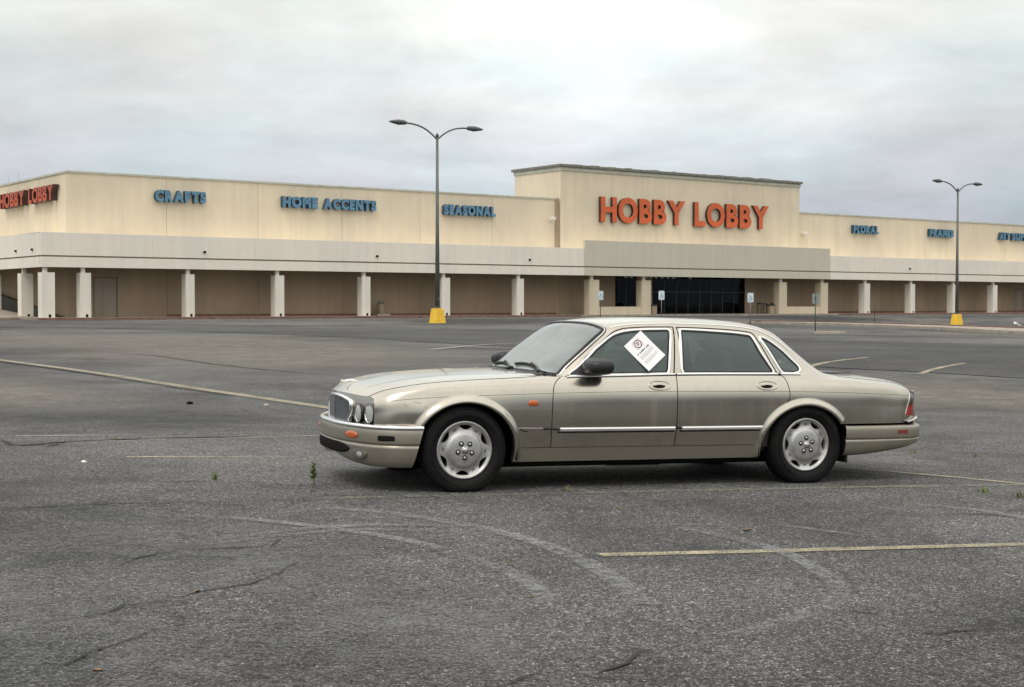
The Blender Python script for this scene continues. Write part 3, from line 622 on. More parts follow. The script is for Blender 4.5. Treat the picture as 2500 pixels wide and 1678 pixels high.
def wheelchair(parent, x, z, s, y):
    "simplified access symbol built as flat raised shapes"
    bm = bmesh.new()
    def disc(cx, cz, r0, r1, a0=0, a1=360, n=20):
        vs = []
        for k in range(n + 1):
            a = math.radians(a0 + (a1 - a0) * k / n); vs.append((bm.verts.new((x + (cx + r0 * math.cos(a)) * s, y, z + (cz + r0 * math.sin(a)) * s)), bm.verts.new((x + (cx + r1 * math.cos(a)) * s, y, z + (cz + r1 * math.sin(a)) * s))))
        for a, b in zip(vs[:-1], vs[1:]): bm.faces.new((a[0], a[1], b[1], b[0]))
    def bar(p, q, w):
        p, q = Vector(p), Vector(q); d = (q - p).normalized(); nn = Vector((-d.y, d.x)) * w / 2
        bm.faces.new([bm.verts.new((x + a.x * s, y, z + a.y * s)) for a in (p + nn, q + nn, q - nn, p - nn)])
    disc(-.05, .40, 0, .07); disc(-.02, -.15, .20, .27, 140, 400); bar((-.05, .32), (-.02, .02), .08); bar((-.02, .2), (.14, .2), .05); bar((-.02, .03), (.16, .03), .07); bar((.15, .05), (.24, -.24), .07)
    return from_bm('symbol', bm, MAT['sign_blue'], parent)
def access_sign(H, pw, ph, back=False, post='post_grey'):
    r = empty('parking_sign')
    V, F = tube([(0, 0, -.05), (0, 0, H - .02)], .028, 8); meshobj('post', V, F, MAT[post], r, True)
    y = -.035
    bm = bmesh.new(); add_box(bm, -pw / 2, pw / 2, y - .004, y, H - ph, H); ed = [e for e in bm.edges if abs(e.verts[0].co.y - e.verts[1].co.y) > .001]
    bmesh.ops.bevel(bm, geom=ed, offset=pw * .1, segments=3, affect='EDGES'); pl = from_bm('plate', bm, MAT['sign_back' if back else 'sign_white'], r)
    if not back:
        wheelchair(pl, 0, H - ph * .55, ph * .62, y - .008)
        bm = bmesh.new()
        for a in ((-pw * .43, pw * .43, H - ph * .965, H - ph * .945), (-pw * .43, pw * .43, H - ph * .055, H - ph * .035), (-pw * .43, -pw * .40, H - ph * .96, H - ph * .04), (pw * .40, pw * .43, H - ph * .96, H - ph * .04)):
            bm.faces.new([bm.verts.new((p, y - .006, q)) for p, q in ((a[0], a[2]), (a[1], a[2]), (a[1], a[3]), (a[0], a[3]))])
        from_bm('border', bm, MAT['sign_blue'], pl)
    else: box('clamp', -.05, .05, -.03, .03, H - ph * .5, H - ph * .4, MAT['post_green'], pl)
    return r
for (x, y, H, pw, ph, rz, bk, post, lab) in (
    (6.31, 101.4, 2.13, .40, .66, .3, False, 'post_green', 'blue and white access parking sign leftmost, before the first tan column'),
    (11.0, 104.7, 2.15, .44, .68, 0.0, False, 'post_grey', 'blue and white access parking sign in front of the dark shop front left end'),
    (15.1, 90.1, 2.13, .40, .62, 0.0, False, 'post_grey', 'blue and white access parking sign just right of the dark shop front'),
    (16.87, 79.1, 2.11, .36, .56, 2.75, True, 'post_green', 'grey sign seen from behind on a dark green post, rightmost of the parking signs')):
    s_ = access_sign(H, pw, ph, bk, post); place(s_, x, y, rz); tag(s_, lab, 'sign', 'parking signs on posts')
s_ = access_sign(2.6, .30, .5, True, 'post_green'); place(s_, 33.4, 131.0, 1.35); tag(s_, 'thin edge-on sign post far off between two columns under FLORAL', 'sign', 'parking signs on posts')
# litter bins
def bin_round(s, d, lab):
    r = empty('litter_bin', bw(s, d, ZW), TH); tag(r, lab, 'litter bin', 'litter bins on the walkway')
    box('plinth', -.55, .75, -.42, .42, 0, .17, MAT['concrete'], r, .02)
    V, F = lathe([(0, .17), (.27, .17), (.29, .22), (.29, 1.0), (.27, 1.02)], 20, 'z'); meshobj('body', V, F, MAT['bin_tan'], r, True)
    V, F = lathe([(.30, 1.0), (.30, 1.06), (.22, 1.22), (.10, 1.29), (0, 1.30)], 20, 'z'); l = meshobj('lid', V, F, MAT['post_grey'], r, True)
    box('flap', -.14, .14, -.285, -.2, 1.04, 1.14, MAT['dark'], l)
bin_round(30.1, 2.3, 'grey lidded litter bin on a low plinth between two cream columns')
def bin_square(s, d, lab, h=.85, umb=False):
    r = empty('litter_bin', bw(s, d, ZW), TH); tag(r, lab, 'litter bin', 'litter bins on the walkway')
    box('body', -.33, .33, -.3, .3, 0, h, MAT['bin_tan'], r, .03)
    box('lid', -.37, .37, -.34, .34, h, h + .12, MAT['black_plastic'], r, .04); box('opening', -.2, .2, -.345, -.2, h + .10, h + .26, MAT['dark'], r, .02)
bin_square(60.3, .75, 'tan box shaped litter bin beside the tan column left of the doors')
bin_square(76.7, .5, 'tan box shaped litter bin touching the tan column right of the doors')
def cart(s, d):
    r = empty('display_cart', bw(s, d, ZW), TH); tag(r, 'small dark topped stand with thin legs beside the right hand litter bin', 'stand')
    box('top', -.5, .5, -.3, .3, 1.0, 1.12, MAT['black_plastic'], r, .03)
    for x in (-.42, .42):
        for y in (-.24, .24): box('leg', x - .03, x + .03, y - .03, y + .03, 0, 1.0, MAT['metal_frame'], r)
    box('shelf', -.45, .45, -.27, .27, .25, .28, MAT['bin_tan'], r)
cart(75.6, .6)
# drain grate and scraps on the asphalt
r = empty('wheel_stop'); place(r, 16.45, 73.5, .3); tag(r, 'low grey concrete wheel stop on the asphalt right of the dark green post', 'wheel stop')
box('block', -.9, .9, -.08, .08, -.02, .13, MAT['concrete'], r, .03); 
for x in (-.6, .6): box('pin', x - .02, x + .02, -.02, .02, .12, .145, MAT['metal_frame'], r)
sc = box('litter_scrap', -.35, .35, -.2, .2, 0, .22, MAT['white_lamp'], None, .05); place(sc, 46.5, 131, .4); sc.rotation_euler = (.3, .5, .4); tag(sc, 'white scrap of litter lying far off on the asphalt at right', 'litter')
def stone(x, y, r, m, lab):
    bm = bmesh.new(); bmesh.ops.create_icosphere(bm, subdivisions=2, radius=r)
    for v in bm.verts: v.co *= 1 + rng.uniform(-.18, .18); v.co.z *= .6
    o = from_bm('stone', bm, m, None, True); place(o, x, y, rng.uniform(0, 6)); o.location.z += r * .3; tag(o, lab, 'stone')
stone(-4.47, 19.72, .045, MAT['dark'], 'black pebble sized lump on the asphalt below the long yellow line')
stone(-3.39, 19.58, .04, MAT['concrete'], 'pale pebble on the asphalt right of the black lump')
stone(-3.68, 12.19, .022, MAT['white_lamp'], 'tiny white chip on the asphalt below the short yellow line')
def dleaf(x, y, s, lab, m='dead_leaf'):
    a = rng.uniform(0, 6); V = []; n = 7
    for i in range(n):
        u = i / (n - 1); w = s * .32 * math.sin(math.pi * min(.97, max(.03, u))); V += [(u * s, -w, .012 + .12 * s * math.sin(3 * u)), (u * s, 0, .004 + .05 * s * u), (u * s, w, .010 + .15 * s * u)]
    F = [(i * 3 + k, i * 3 + k + 1, (i + 1) * 3 + k + 1, (i + 1) * 3 + k) for i in range(n - 1) for k in (0, 1)]
    o = meshobj('leaf', V, F, MAT[m], None, True); place(o, x, y, a); tag(o, lab, 'leaf', 'fallen leaves')
dleaf(1.46, 8.95, .06, 'orange brown fallen leaf above the long worn yellow line at right')
dleaf(-1.49, 6.65, .04, 'small tan fallen leaf on the light asphalt at lower left')
dleaf(-1.5, 5.18, .035, 'yellowish fallen leaf near the bottom left corner')
# weeds growing through the cracks
def blade(V, F, root, ang, ln, w, bend, rise):
    n = 5; b = len(V)
    for i in range(n + 1):
        u = i / n; r_ = bend * ln * u * u + ln * (1 - rise) * u * .6; h = ln * rise * (u - .25 * bend * u * u); ww = w * (1 - u) ** .7 * (.6 + .8 * u) * (1 if i < n else 0) + .0004
        cx, cy = root[0] + math.cos(ang) * r_, root[1] + math.sin(ang) * r_; px, py = -math.sin(ang) * ww, math.cos(ang) * ww
        V += [(cx + px, cy + py, root[2] + h), (cx - px, cy - py, root[2] + h)]
    for i in range(n): F.append((b + 2 * i, b + 2 * i + 1, b + 2 * i + 3, b + 2 * i + 2))
def tuft(x, y, h, n, spread, m, lab, group='grass tufts in the cracks'):
    V = []; F = []
    for _ in range(n):
        a = rng.uniform(0, 2 * math.pi); q = rng.uniform(0, spread); blade(V, F, (q * math.cos(a), q * math.sin(a), 0), rng.uniform(0, 6.28), h * rng.uniform(.4, 1.1), h * .045 + .001, rng.uniform(.1, .6), rng.uniform(.6, .95))
    o = meshobj('grass_tuft', V, F, MAT[m], None, True); place(o, x, y); tag(o, lab, 'grass', group)
w = empty('weed_plant'); place(w, -1.52, 10.86); tag(w, 'upright bright green weed standing alone left of the front bumper', 'weed')
stem = tube_obj('stem', [(0, 0, -.01), (.004, 0, .05), (-.003, .003, .12), (.002, 0, .175)], [.0045, .004, .003, .0015], MAT['weed'], w, 6)
for k in range(22):
    z = .045 + .13 * k / 21; a = k * 2.4; L = .058 * (1 - .45 * k / 21); V = []; F = []
    for i in range(6):
        u = i / 5; ww = L * .36 * math.sin(math.pi * min(.98, u + .05)); r_ = L * u * .75; h = L * u * .9 - L * .35 * u * u
        V += [(r_ * math.cos(a) - ww * math.sin(a), r_ * math.sin(a) + ww * math.cos(a), z + h), (r_ * math.cos(a) + ww * math.sin(a), r_ * math.sin(a) - ww * math.cos(a), z + h)]
    F = [(2 * i, 2 * i + 1, 2 * i + 3, 2 * i + 2) for i in range(5)]; meshobj('leaf', V, F, MAT['weed'], w, True)
for x, y, h, n, sp, m, lab in ((-2.33, 11.13, .075, 26, .03, 'weed', 'small green grass tuft left of the upright weed'),
    (.43, 10.9, .06, 26, .07, 'weed_dry', 'sparse olive grass tuft in front of the front door, below the car'),
    (4.15, 14.63, .06, 16, .05, 'weed_dry', 'sparse grass tuft beyond the rear bumper'), (4.7, 14.4, .045, 18, .10, 'weed_dry', 'flat patch of dry grass right of the rear bumper'),
    (3.77, 11.32, .06, 34, .07, 'weed', 'green grass tuft at right, near the meeting yellow lines'), (3.95, 11.0, .08, 20, .06, 'weed_dry', 'olive grass tuft nearest the right edge'),
    (3.02, 10.76, .035, 14, .04, 'weed_dry', 'thin dry grass tuft below the yellow lines at right'), (2.65, 11.47, .04, 26, .12, 'weed_dry', 'flat grass patch behind the rear wheel'),
    (-4.01, 14.39, .04, 16, .06, 'weed_dry', 'small grass tuft on the long crack at left'), (-4.62, 15.39, .05, 10, .03, 'weed_dry', 'tiny grass tuft above the long crack at left'),
    (-3.48, 18.58, .05, 12, .05, 'weed_dry', 'low grass tuft below the end of the long yellow line'), (1.98, 8.33, .022, 30, .05, 'weed', 'short green sprigs growing on the worn yellow line'),
    (-.02, 7.69, .02, 18, .05, 'weed_dry', 'tiny dry sprigs above the middle of the foreground'), (.09, 6.72, .018, 16, .04, 'weed_dry', 'tiny dry sprigs in the middle of the foreground'),
    (.75, 9.9, .02, 24, .12, 'weed_dry', 'faint dry sprigs in front of the car sill')):
    tuft(x, y, h, n, sp, m, lab)
# ================================================================ THE CAR
# control curves of the half body: k -> [(x, y, z), ...]   (y outward, z up)
CT = {
0: [(-.66,.62,.215),(-.5,.74,.215),(-.3,.80,.215),(.3,.815,.215),(3.3,.815,.215),(3.9,.80,.26),(4.10,.74,.30)],
1: [(-.665,.66,.33),(-.5,.79,.325),(-.3,.832,.32),(.4,.840,.32),(2.5,.842,.317),(3.4,.838,.32),(3.9,.82,.33),(4.12,.75,.35)],
2: [(-.665,.70,.49),(-.58,.785,.49),(-.45,.826,.49),(-.3,.862,.49),(.0,.875,.49),(.5,.880,.49),(1.6,.890,.49),(2.6,.884,.49),(3.3,.873,.49),(3.8,.85,.49),(4.02,.80,.49),(4.14,.72,.49)],
3: [(-.665,.70,.58),(-.58,.785,.60),(-.45,.832,.62),(-.3,.868,.62),(.0,.884,.63),(.5,.890,.63),(1.6,.902,.63),(2.6,.895,.63),(3.3,.882,.63),(3.8,.85,.62),(4.03,.80,.61),(4.145,.72,.60)],
4: [(-.664,.698,.650),(-.58,.77,.676),(-.45,.815,.695),(-.223,.855,.714),(.2,.874,.731),(.7,.884,.745),(1.36,.894,.758),(2.0,.895,.761),(2.8,.888,.758),(3.24,.877,.751),(3.6,.864,.739),(3.9,.828,.724),(4.06,.785,.712),(4.135,.71,.70)],
5: [(-.662,.68,.684),(-.58,.735,.722),(-.45,.785,.754),(-.223,.825,.790),(.2,.838,.814),(.7,.850,.832),(1.36,.857,.842),(2.0,.858,.848),(2.8,.850,.846),(3.24,.841,.836),(3.6,.832,.818),(3.9,.795,.795),(4.06,.745,.765),(4.12,.69,.745)],
6: [(-.662,.62,.702),(-.58,.668,.752),(-.45,.70,.786),(-.223,.735,.820),(.2,.765,.848),(.6,.79,.864),(.80,.808,.870),(1.36,.818,.886),(1.8,.82,.899),(2.3,.818,.904),(2.75,.808,.904),(3.0,.79,.893),(3.26,.765,.872),(3.6,.74,.850),(3.9,.71,.823),(4.06,.68,.792),(4.12,.64,.765)],
7: [(-.70,.47,.706),(-.62,.50,.757),(-.45,.54,.806),(-.223,.57,.840),(.2,.62,.866),(.6,.69,.876),(.78,.745,.878),(.86,.722,.945),(1.0,.695,1.055),(1.2,.642,1.195),(1.32,.606,1.246),(1.45,.588,1.266),(1.65,.580,1.280),(1.9,.578,1.286),(2.3,.580,1.278),(2.55,.588,1.258),(2.68,.602,1.226),(2.8,.625,1.160),(2.96,.668,1.035),(3.08,.71,.945),(3.18,.725,.905),(3.3,.712,.886),(3.6,.69,.862),(3.9,.66,.836),(4.08,.63,.802),(4.15,.60,.772)],
8: [(-.742,.27,.712),(-.66,.29,.765),(-.45,.31,.812),(-.223,.34,.848),(.2,.42,.878),(.6,.60,.886),(.70,.68,.888),(.76,.715,.895),(.84,.70,.953),(1.0,.668,1.085),(1.2,.612,1.230),(1.29,.565,1.270),(1.42,.525,1.298),(1.65,.505,1.315),(1.9,.50,1.322),(2.3,.50,1.316),(2.6,.505,1.296),(2.74,.50,1.272),(2.85,.505,1.232),(3.02,.54,1.100),(3.18,.60,.962),(3.28,.62,.898),(3.4,.60,.884),(3.7,.54,.868),(3.95,.50,.846),(4.12,.45,.808),(4.21,.42,.772)],
9: [(-.765,0,.715),(-.69,0,.772),(-.5,0,.810),(-.25,0,.848),(.1,0,.878),(.4,0,.892),(.64,0,.897),(.70,0,.930),(.95,0,1.118),(1.19,0,1.290),(1.28,0,1.313),(1.42,0,1.328),(1.65,0,1.342),(1.9,0,1.346),(2.3,0,1.342),(2.6,0,1.326),(2.76,0,1.304),(2.88,0,1.262),(3.1,0,1.105),(3.32,0,.945),(3.42,0,.894),(3.6,0,.886),(3.85,0,.872),(4.05,0,.850),(4.18,0,.815),(4.26,0,.772)],
}
XA,XB=-.66,4.10     # master range
def pchip(xs,ys,x):
    xs=np.asarray(xs,float);ys=np.asarray(ys,float);h=np.diff(xs);d=np.diff(ys)/h
    m=np.zeros_like(ys)
    for i in range(1,len(xs)-1):
        if d[i-1]*d[i]>0:
            w1=2*h[i]+h[i-1];w2=h[i]+2*h[i-1];m[i]=(w1+w2)/(w1/d[i-1]+w2/d[i])
    m[0]=d[0];m[-1]=d[-1]
    i=np.clip(np.searchsorted(xs,x)-1,0,len(xs)-2)
    t=(x-xs[i])/h[i]
    return ((1+2*t)*(1-t)**2*ys[i]+t*(1-t)**2*h[i]*m[i]+t*t*(3-2*t)*ys[i+1]+t*t*(t-1)*h[i]*m[i+1])
def ctrl(xm):
    "xm (N,) -> (N,10,3)"
    xm=np.asarray(xm,float);out=np.zeros(xm.shape+(10,3))
    wf=np.clip((0.0-xm)/(0.0-XA),0,1)**2;wr=np.clip((xm-3.6)/(XB-3.6),0,1)**2
    for k in range(10):
        a=np.array(CT[k]);x=xm+(a[0,0]-XA)*wf+(a[-1,0]-XB)*wr
        out[...,k,0]=x;out[...,k,1]=pchip(a[:,0],a[:,1],x);out[...,k,2]=pchip(a[:,0],a[:,2],x)
    return out
def hermite(P,L,i,f,m0,m1,h):
    t=f[:,None];h=h[:,None]
    n=np.arange(len(i));p0=P[n,i];p1=P[n,i+1]
    return (1+2*t)*(1-t)**2*p0+t*(1-t)**2*h*m0+t*t*(3-2*t)*p1+t*t*(t-1)*h*m1
def S(xm,t):
    xm=np.asarray(xm,float).ravel();t=np.clip(np.asarray(t,float).ravel(),0,9)
    P=ctrl(xm)
    # append mirrored point past 9 for a flat centreline
    M=P[:,8].copy();M[:,1]*=-1
    P=np.concatenate([P,M[:,None]],1)             # 11
    seg=np.linalg.norm(np.diff(P[:,:,1:],axis=1),axis=2)+1e-5   # (N,10)
    d=np.diff(P,axis=1)/seg[:,:,None]
    T=np.zeros_like(P)
    for k in range(1,10):
        a=seg[:,k-1][:,None];b=seg[:,k][:,None]
        T[:,k]=(b*d[:,k-1]+a*d[:,k])/(a+b)
    T[:,0]=d[:,0]
    T[:,8]=.25*d[:,7]+.75*d[:,8]
    T6a=1.5*d[:,5]-.5*T[:,5];T6b=1.5*d[:,6]-.5*T[:,7]
    # where the body has no glass (bonnet, boot) keep the shoulder smooth
    xx=P[:,6,0];g=np.clip((xx-.60)/.22,0,1)*np.clip((3.25-xx)/.25,0,1);g=(g*g*(3-2*g))[:,None]
    T6=T[:,6].copy()
    T6a=T6*(1-g)+T6a*g;T6b=T6*(1-g)+T6b*g
    i=np.minimum(t.astype(int),8);f=t-i
    n=np.arange(len(i))
    m0=T[n,i].copy();m1=T[n,i+1].copy()
    q=i==6;m0[q]=T6b[q]
    q=i==5;m1[q]=T6a[q]
    return hermite(P,None,i,f,m0,m1,seg[n,i])
def normal(xm,t,e=1e-3):
    xm=np.asarray(xm,float).ravel();t=np.asarray(t,float).ravel()
    a=S(np.clip(xm+e,XA,XB),t)-S(np.clip(xm-e,XA,XB),t)
    tp=np.clip(t+4*e,0,9);tm=np.clip(t-4*e,0,9)
    b=S(xm,tp)-S(xm,tm)
    c=t>=9-4*e
    b[c,2]=0;b[c,1]=-1;b[c,0]=0
    n=np.cross(b,a)  # orientation fixed below
    s=np.sign(n[:,1]+n[:,2]*.5);s[s==0]=1
    n*=s[:,None]
    return n/(np.linalg.norm(n,axis=1)[:,None]+1e-12)
def t_of_z(xm,z,lo=0.,hi=8.):
    "parameter t on section xm at height z"
    xm=np.asarray(xm,float).ravel();z=np.asarray(z,float).ravel()
    a=np.full(xm.shape,lo);b=np.full(xm.shape,hi)
    for _ in range(30):
        m=(a+b)/2;zz=S(xm,m)[:,2];c=zz<z
        a=np.where(c,m,a);b=np.where(c,b,m)
    return (a+b)/2

CPHI, CGAM = 0.36181113637, 0.02085980226
_ex = Vector((math.cos(CPHI) * math.cos(CGAM), math.sin(CPHI) * math.cos(CGAM), -math.sin(CGAM))); _ey = Vector((-math.sin(CPHI), math.cos(CPHI), 0)); _ez = _ex.cross(_ey)
# paint: champagne metallic, dulled by dust and rain marks
t = NT('car_paint'); v = t.co()
n1_ = t.noise(v, 2.2, 5, .6); n2_ = t.noise(t.co(scale=(1, 1, .5)), 1.8, 3, .5); n3_ = t.noise(v, 900, 2, .5)
c = t.ramp(n1_, [(.3, (.47, .44, .37)), (.7, (.51, .48, .405))])
spot = t.ramp(t.noise(v, 55, 3, .7), [(.58, 0.0), (.74, .07)]); run = t.ramp(t.noise(t.co(scale=(5, 5, .25)), 3.2, 4, .6), [(.5, 0.0), (.75, .10)])
dust = t.math('ADD', t.math('ADD', t.ramp(n2_, [(.35, .02), (.75, .11)]), spot), run)
c = t.mix(dust, c, (.40, .36, .29))
met = t.math('SUBTRACT', 1.0, t.math('MULTIPLY', dust, .9)); ro = t.math('MULTIPLY_ADD', dust, .5, .19)
p = t.pr(c, ro, met, Coat_Weight=.6, Coat_Roughness=.07)
t.l(t.bump(t.noise(v, 2.2, 1, .5), .05, .02), p.inputs['Normal']); MAT['paint'] = t.done(p)
t = NT('car_paint_low'); v = t.co()      # sills, bumpers: same colour, more road film
n1_ = t.noise(v, 3.2, 5, .6); sp_ = t.noise(v, 40, 4, .7); sx = t.n('ShaderNodeSeparateXYZ'); t.l(v, sx.inputs[0])
film = t.math('MULTIPLY', t.ramp(n1_, [(.3, .25), (.7, .75)]), t.ramp(sp_, [(.35, .7), (.65, 1.0)]))
c = t.mix(film, (.40, .37, .30), (.21, .19, .15)); p = t.pr(c, t.math('MULTIPLY_ADD', film, .3, .26), t.math('SUBTRACT', .9, t.math('MULTIPLY', film, .55)), Coat_Weight=.3, Coat_Roughness=.2)
MAT['paint_low'] = t.done(p)
MAT['chrome'] = simple('chrome', (.80, .80, .80), .12, 1.0, var=.06, scale=20)
MAT['chrome_dull'] = simple('chrome_dull', (.60, .585, .55), .28, .9, var=.15, scale=25)
MAT['trim_bright'] = simple('trim_bright', (.86, .85, .82), .30, .75, var=.03, scale=12)
MAT['rubber'] = simple('rubber', (.012, .012, .013), .65, var=.3, scale=20)
t = NT('tyre'); v = t.co(); g_ = t.noise(v, 26, 4, .6)
c = t.ramp(g_, [(.3, (.004, .004, .0045)), (.7, (.010, .0098, .0098))]); p = t.pr(c, .72, Specular_IOR_Level=.22); MAT['tyre'] = t.done(p)
t = NT('alloy'); v = t.co(); g_ = t.noise(v, 14, 5, .6)
c = t.ramp(g_, [(.35, (.42, .415, .395)), (.65, (.58, .57, .545))]); p = t.pr(c, .34, .72, Coat_Weight=.35, Coat_Roughness=.15); MAT['alloy'] = t.done(p)
MAT['fog_dark'] = simple('fog_dark', (.10, .092, .075), .5)
MAT['scratch'] = simple('scratch', (.11, .095, .07), .7)
MAT['gap'] = simple('gap', (.013, .012, .011), .9, Specular_IOR_Level=.08)
MAT['underbody'] = simple('underbody', (.008, .008, .008), .95, Specular_IOR_Level=.03)
def glassm(name, tint, film, amt, rough=.02, ior=1.5, refl=.95):
    t = NT(name); tr = t.n('ShaderNodeBsdfTransparent'); tr.inputs[0].default_value = (*tint, 1)
    df = t.n('ShaderNodeBsdfDiffuse'); t.l(t.ramp(t.noise(t.co(), 3.5, 5, .6), [(.3, tuple(x * .85 for x in film)), (.7, tuple(x * 1.12 for x in film))]), df.inputs[0])
    m1 = t.n('ShaderNodeMixShader'); a = t.math('MULTIPLY', t.ramp(t.noise(t.co(loc=(3, 3, 3)), 6, 4, .6), [(.3, .85), (.7, 1.1)]), amt); t.l(a, m1.inputs[0]); t.l(tr.outputs[0], m1.inputs[1]); t.l(df.outputs[0], m1.inputs[2])
    gl = t.n('ShaderNodeBsdfGlossy'); gl.inputs['Roughness'].default_value = rough; gl.inputs[0].default_value = (refl, refl, refl, 1)
    fr = t.n('ShaderNodeFresnel'); fr.inputs[0].default_value = ior; m2 = t.n('ShaderNodeMixShader')
    t.l(fr.outputs[0], m2.inputs[0]); t.l(m1.outputs[0], m2.inputs[1]); t.l(gl.outputs[0], m2.inputs[2]); return t.done(m2)
MAT['side_glass'] = glassm('side_glass', (.46, .58, .56), (.17, .235, .225), .31)
MAT['windscreen'] = glassm('windscreen', (.40, .46, .45), (.37, .41, .41), .52, .06)
MAT['lamp_glass'] = glassm('lamp_glass', (.8, .81, .79), (.60, .61, .58), .62, .05)
MAT['amber'] = simple('amber', (.52, .105, .015), .25, var=.2, scale=60, Coat_Weight=.6)
MAT['red_lens'] = simple('red_lens', (.30, .015, .008), .22, var=.15, scale=60, Coat_Weight=.6)
MAT['smoke_lens'] = simple('smoke_lens', (.05, .022, .02), .22, Coat_Weight=.6)
MAT['marker_red'] = simple('marker_red', (.22, .035, .018), .35, Coat_Weight=.3)
MAT['grille'] = simple('grille', (.42, .43, .46), .28, .85, var=.15)
MAT['seat'] = simple('seat', (.32, .28, .21), .7); MAT['dash'] = simple('dash', (.035, .033, .03), .6)
MAT['paper'] = simple('paper', (.86, .84, .835), .7, var=.02); MAT['ink_black'] = simple('ink_black', (.06, .05, .05), .8); MAT['ink_grey'] = simple('ink_grey', (.50, .49, .48), .8); MAT['ink_red'] = simple('ink_red', (.62, .33, .36), .8)
car = empty('parked_car'); car.matrix_world = Matrix.Translation((-6.66440980e-01, 11.4896622, -2.63424783e-03)) @ Matrix((_ex, _ey, _ez)).transposed().to_4x4()
tag(car, 'abandoned champagne gold saloon car with a white notice on its front window', 'car')
KT = .11                       # scale of the t axis when triangulating
def loop(pts, step=.018, it=0, closed=True):
    p = np.array(pts, float); p = np.c_[p[:, 0], p[:, 1] * KT]
    if it: p = smooth_line(p, it, closed)
    if closed: p = np.vstack([p, p[:1]])
    p = resample(p, step)
    return p[:-1] if closed else p
SM = [(1.772, 1.03), (1.765, 2.5), (1.762, 3.92), (1.783, 5.70)]
SF = [(.706, 1.03), (.695, 1.97), (.693, 3.05), (.701, 4.07), (.712, 4.6), (.743, 5.15), (.79, 5.95)]
FRF = [(.833, 6.02), (1.025, 6.676), (1.15, 6.79), (1.25, 6.865), (1.331, 6.925), (1.409, 6.955), (1.6, 6.945), (1.856, 6.93)]
SBL = [(1.81, 6.45), (1.768, 6.0)]
SBR = [(1.845, 6.0), (1.868, 6.5), (1.888, 6.92)]
FRR = [(2.122, 6.922), (2.342, 6.915), (2.53, 6.92), (2.596, 6.915), (2.612, 6.70), (2.683, 6.228), (2.721, 6.01)]
SR = [(2.758, 5.69), (2.779, 5.36), (2.79, 4.8), (2.797, 4.3), (2.80, 3.9), (2.80, 3.65), (2.789, 3.4), (2.761, 3.19), (2.658, 2.65), (2.606, 2.156), (2.567, 1.76), (2.543, 1.393), (2.537, 1.03)]
front_door_l = SF + FRF + SBL + SM[::-1]
rear_door_l = SM + SBR + FRR + SR
b_pillar_l = SBL[::-1] + [(1.856, 6.93)] + SBR[::-1]
gl_f = [(.868, 6.12), (.90, 6.24), (1.017, 6.53), (1.124, 6.70), (1.228, 6.775), (1.309, 6.81), (1.39, 6.833), (1.485, 6.84), (1.618, 6.833), (1.806, 6.828), (1.751, 6.393), (1.712, 6.02), (1.3, 6.03), (.95, 6.07)]
gl_r = [(1.912, 6.828), (2.158, 6.812), (2.357, 6.80), (2.468, 6.797), (2.55, 6.79), (2.59, 6.441), (2.645, 6.192), (2.686, 6.015), (2.3, 6.01), (1.85, 6.015), (1.875, 6.42)]
gl_q = [(2.645, 6.82), (2.70, 6.82), (2.775, 6.80), (2.85, 6.745), (2.917, 6.588), (2.957, 6.44), (2.961, 6.30), (2.938, 6.13), (2.88, 6.04), (2.781, 6.03), (2.755, 6.18), (2.707, 6.466)]
ws_half = [(.64, 9), (.662, 8.61), (.674, 8.07), (.715, 7.6), (.775, 7.22), (.936, 7.20), (1.105, 7.26), (1.185, 7.36), (1.222, 7.55), (1.232, 7.8), (1.226, 8.1), (1.205, 8.45), (1.192, 8.75), (1.19, 9)]
rw_half = [(2.84, 9), (2.84, 8.4), (2.90, 8.15), (3.02, 8.1), (3.18, 8.1), (3.24, 8.3), (3.29, 8.7), (3.31, 9)]
cowl_half = [(.575, 9), (.60, 8.2), (.64, 7.6), (.70, 7.05), (.775, 7.0), (.775, 7.22), (.715, 7.6), (.674, 8.07), (.662, 8.61), (.64, 9)]
bonnet_half = [(XA, 9), (XA, 6.35), (-.60, 6.1), (-.50, 6.0), (-.3, 5.95), (0, 5.95), (.43, 6.0), (.62, 6.25), (.68, 6.7), (.70, 7.05), (.64, 7.6), (.60, 8.2), (.575, 9)]
boot_half = [(3.42, 9), (3.41, 8.2), (3.36, 7.2), (3.40, 6.6), (3.6, 6.4), (3.9, 6.35), (XB, 6.35), (XB, 9)]
def arch_loop(cx, cz, rx, rz, a0=-28, a1=208, grow=0.0):
    a = np.radians(np.linspace(a0, a1, 70)); x = cx + (rx + grow) * np.cos(a); z = cz + (rz + grow) * np.sin(a)
    return x, z
AF, AR = (.003, .300, .405, .378), (2.962, .285, .412, .362)
def arch_poly(A):
    x, z = arch_loop(*A); tt = t_of_z(x, np.maximum(z, .216), 0, 6); tt = np.where(z < .217, -.15, tt); return [(a, b) for a, b in zip(x, tt)]
arch_f, arch_r = arch_poly(AF), arch_poly(AR)
# --- triangulate the (x, t) sheet once, with every outline as a constraint
gx_ = np.r_[np.linspace(XA, -.45, 16), np.arange(-.43, 3.7, .028), np.linspace(3.72, XB, 26)]
gt_ = np.r_[np.arange(0, 2, .34), np.arange(2, 9.01, .2)]; gt_[-1] = 9
GX, GT = np.meshgrid(gx_, gt_); pts = list(zip(GX.ravel(), GT.ravel() * KT)); edges = []
loops = [loop(l) for l in (front_door_l, rear_door_l, b_pillar_l, gl_f, gl_r, gl_q)] + [loop(arch_f), loop(arch_r)] + \
        [loop(l, closed=False) for l in (ws_half, rw_half, cowl_half, bonnet_half, boot_half)] + [loop([(XA, 1.98), (-.33, 1.98)], closed=False), loop([(3.30, 1.98), (XB, 1.98)], closed=False), loop([(XA, 1.03), (XB, 1.03)], closed=False), loop([(XA, 0), (XB, 0)], closed=False), loop([(XA, 9), (XB, 9)], closed=False)]
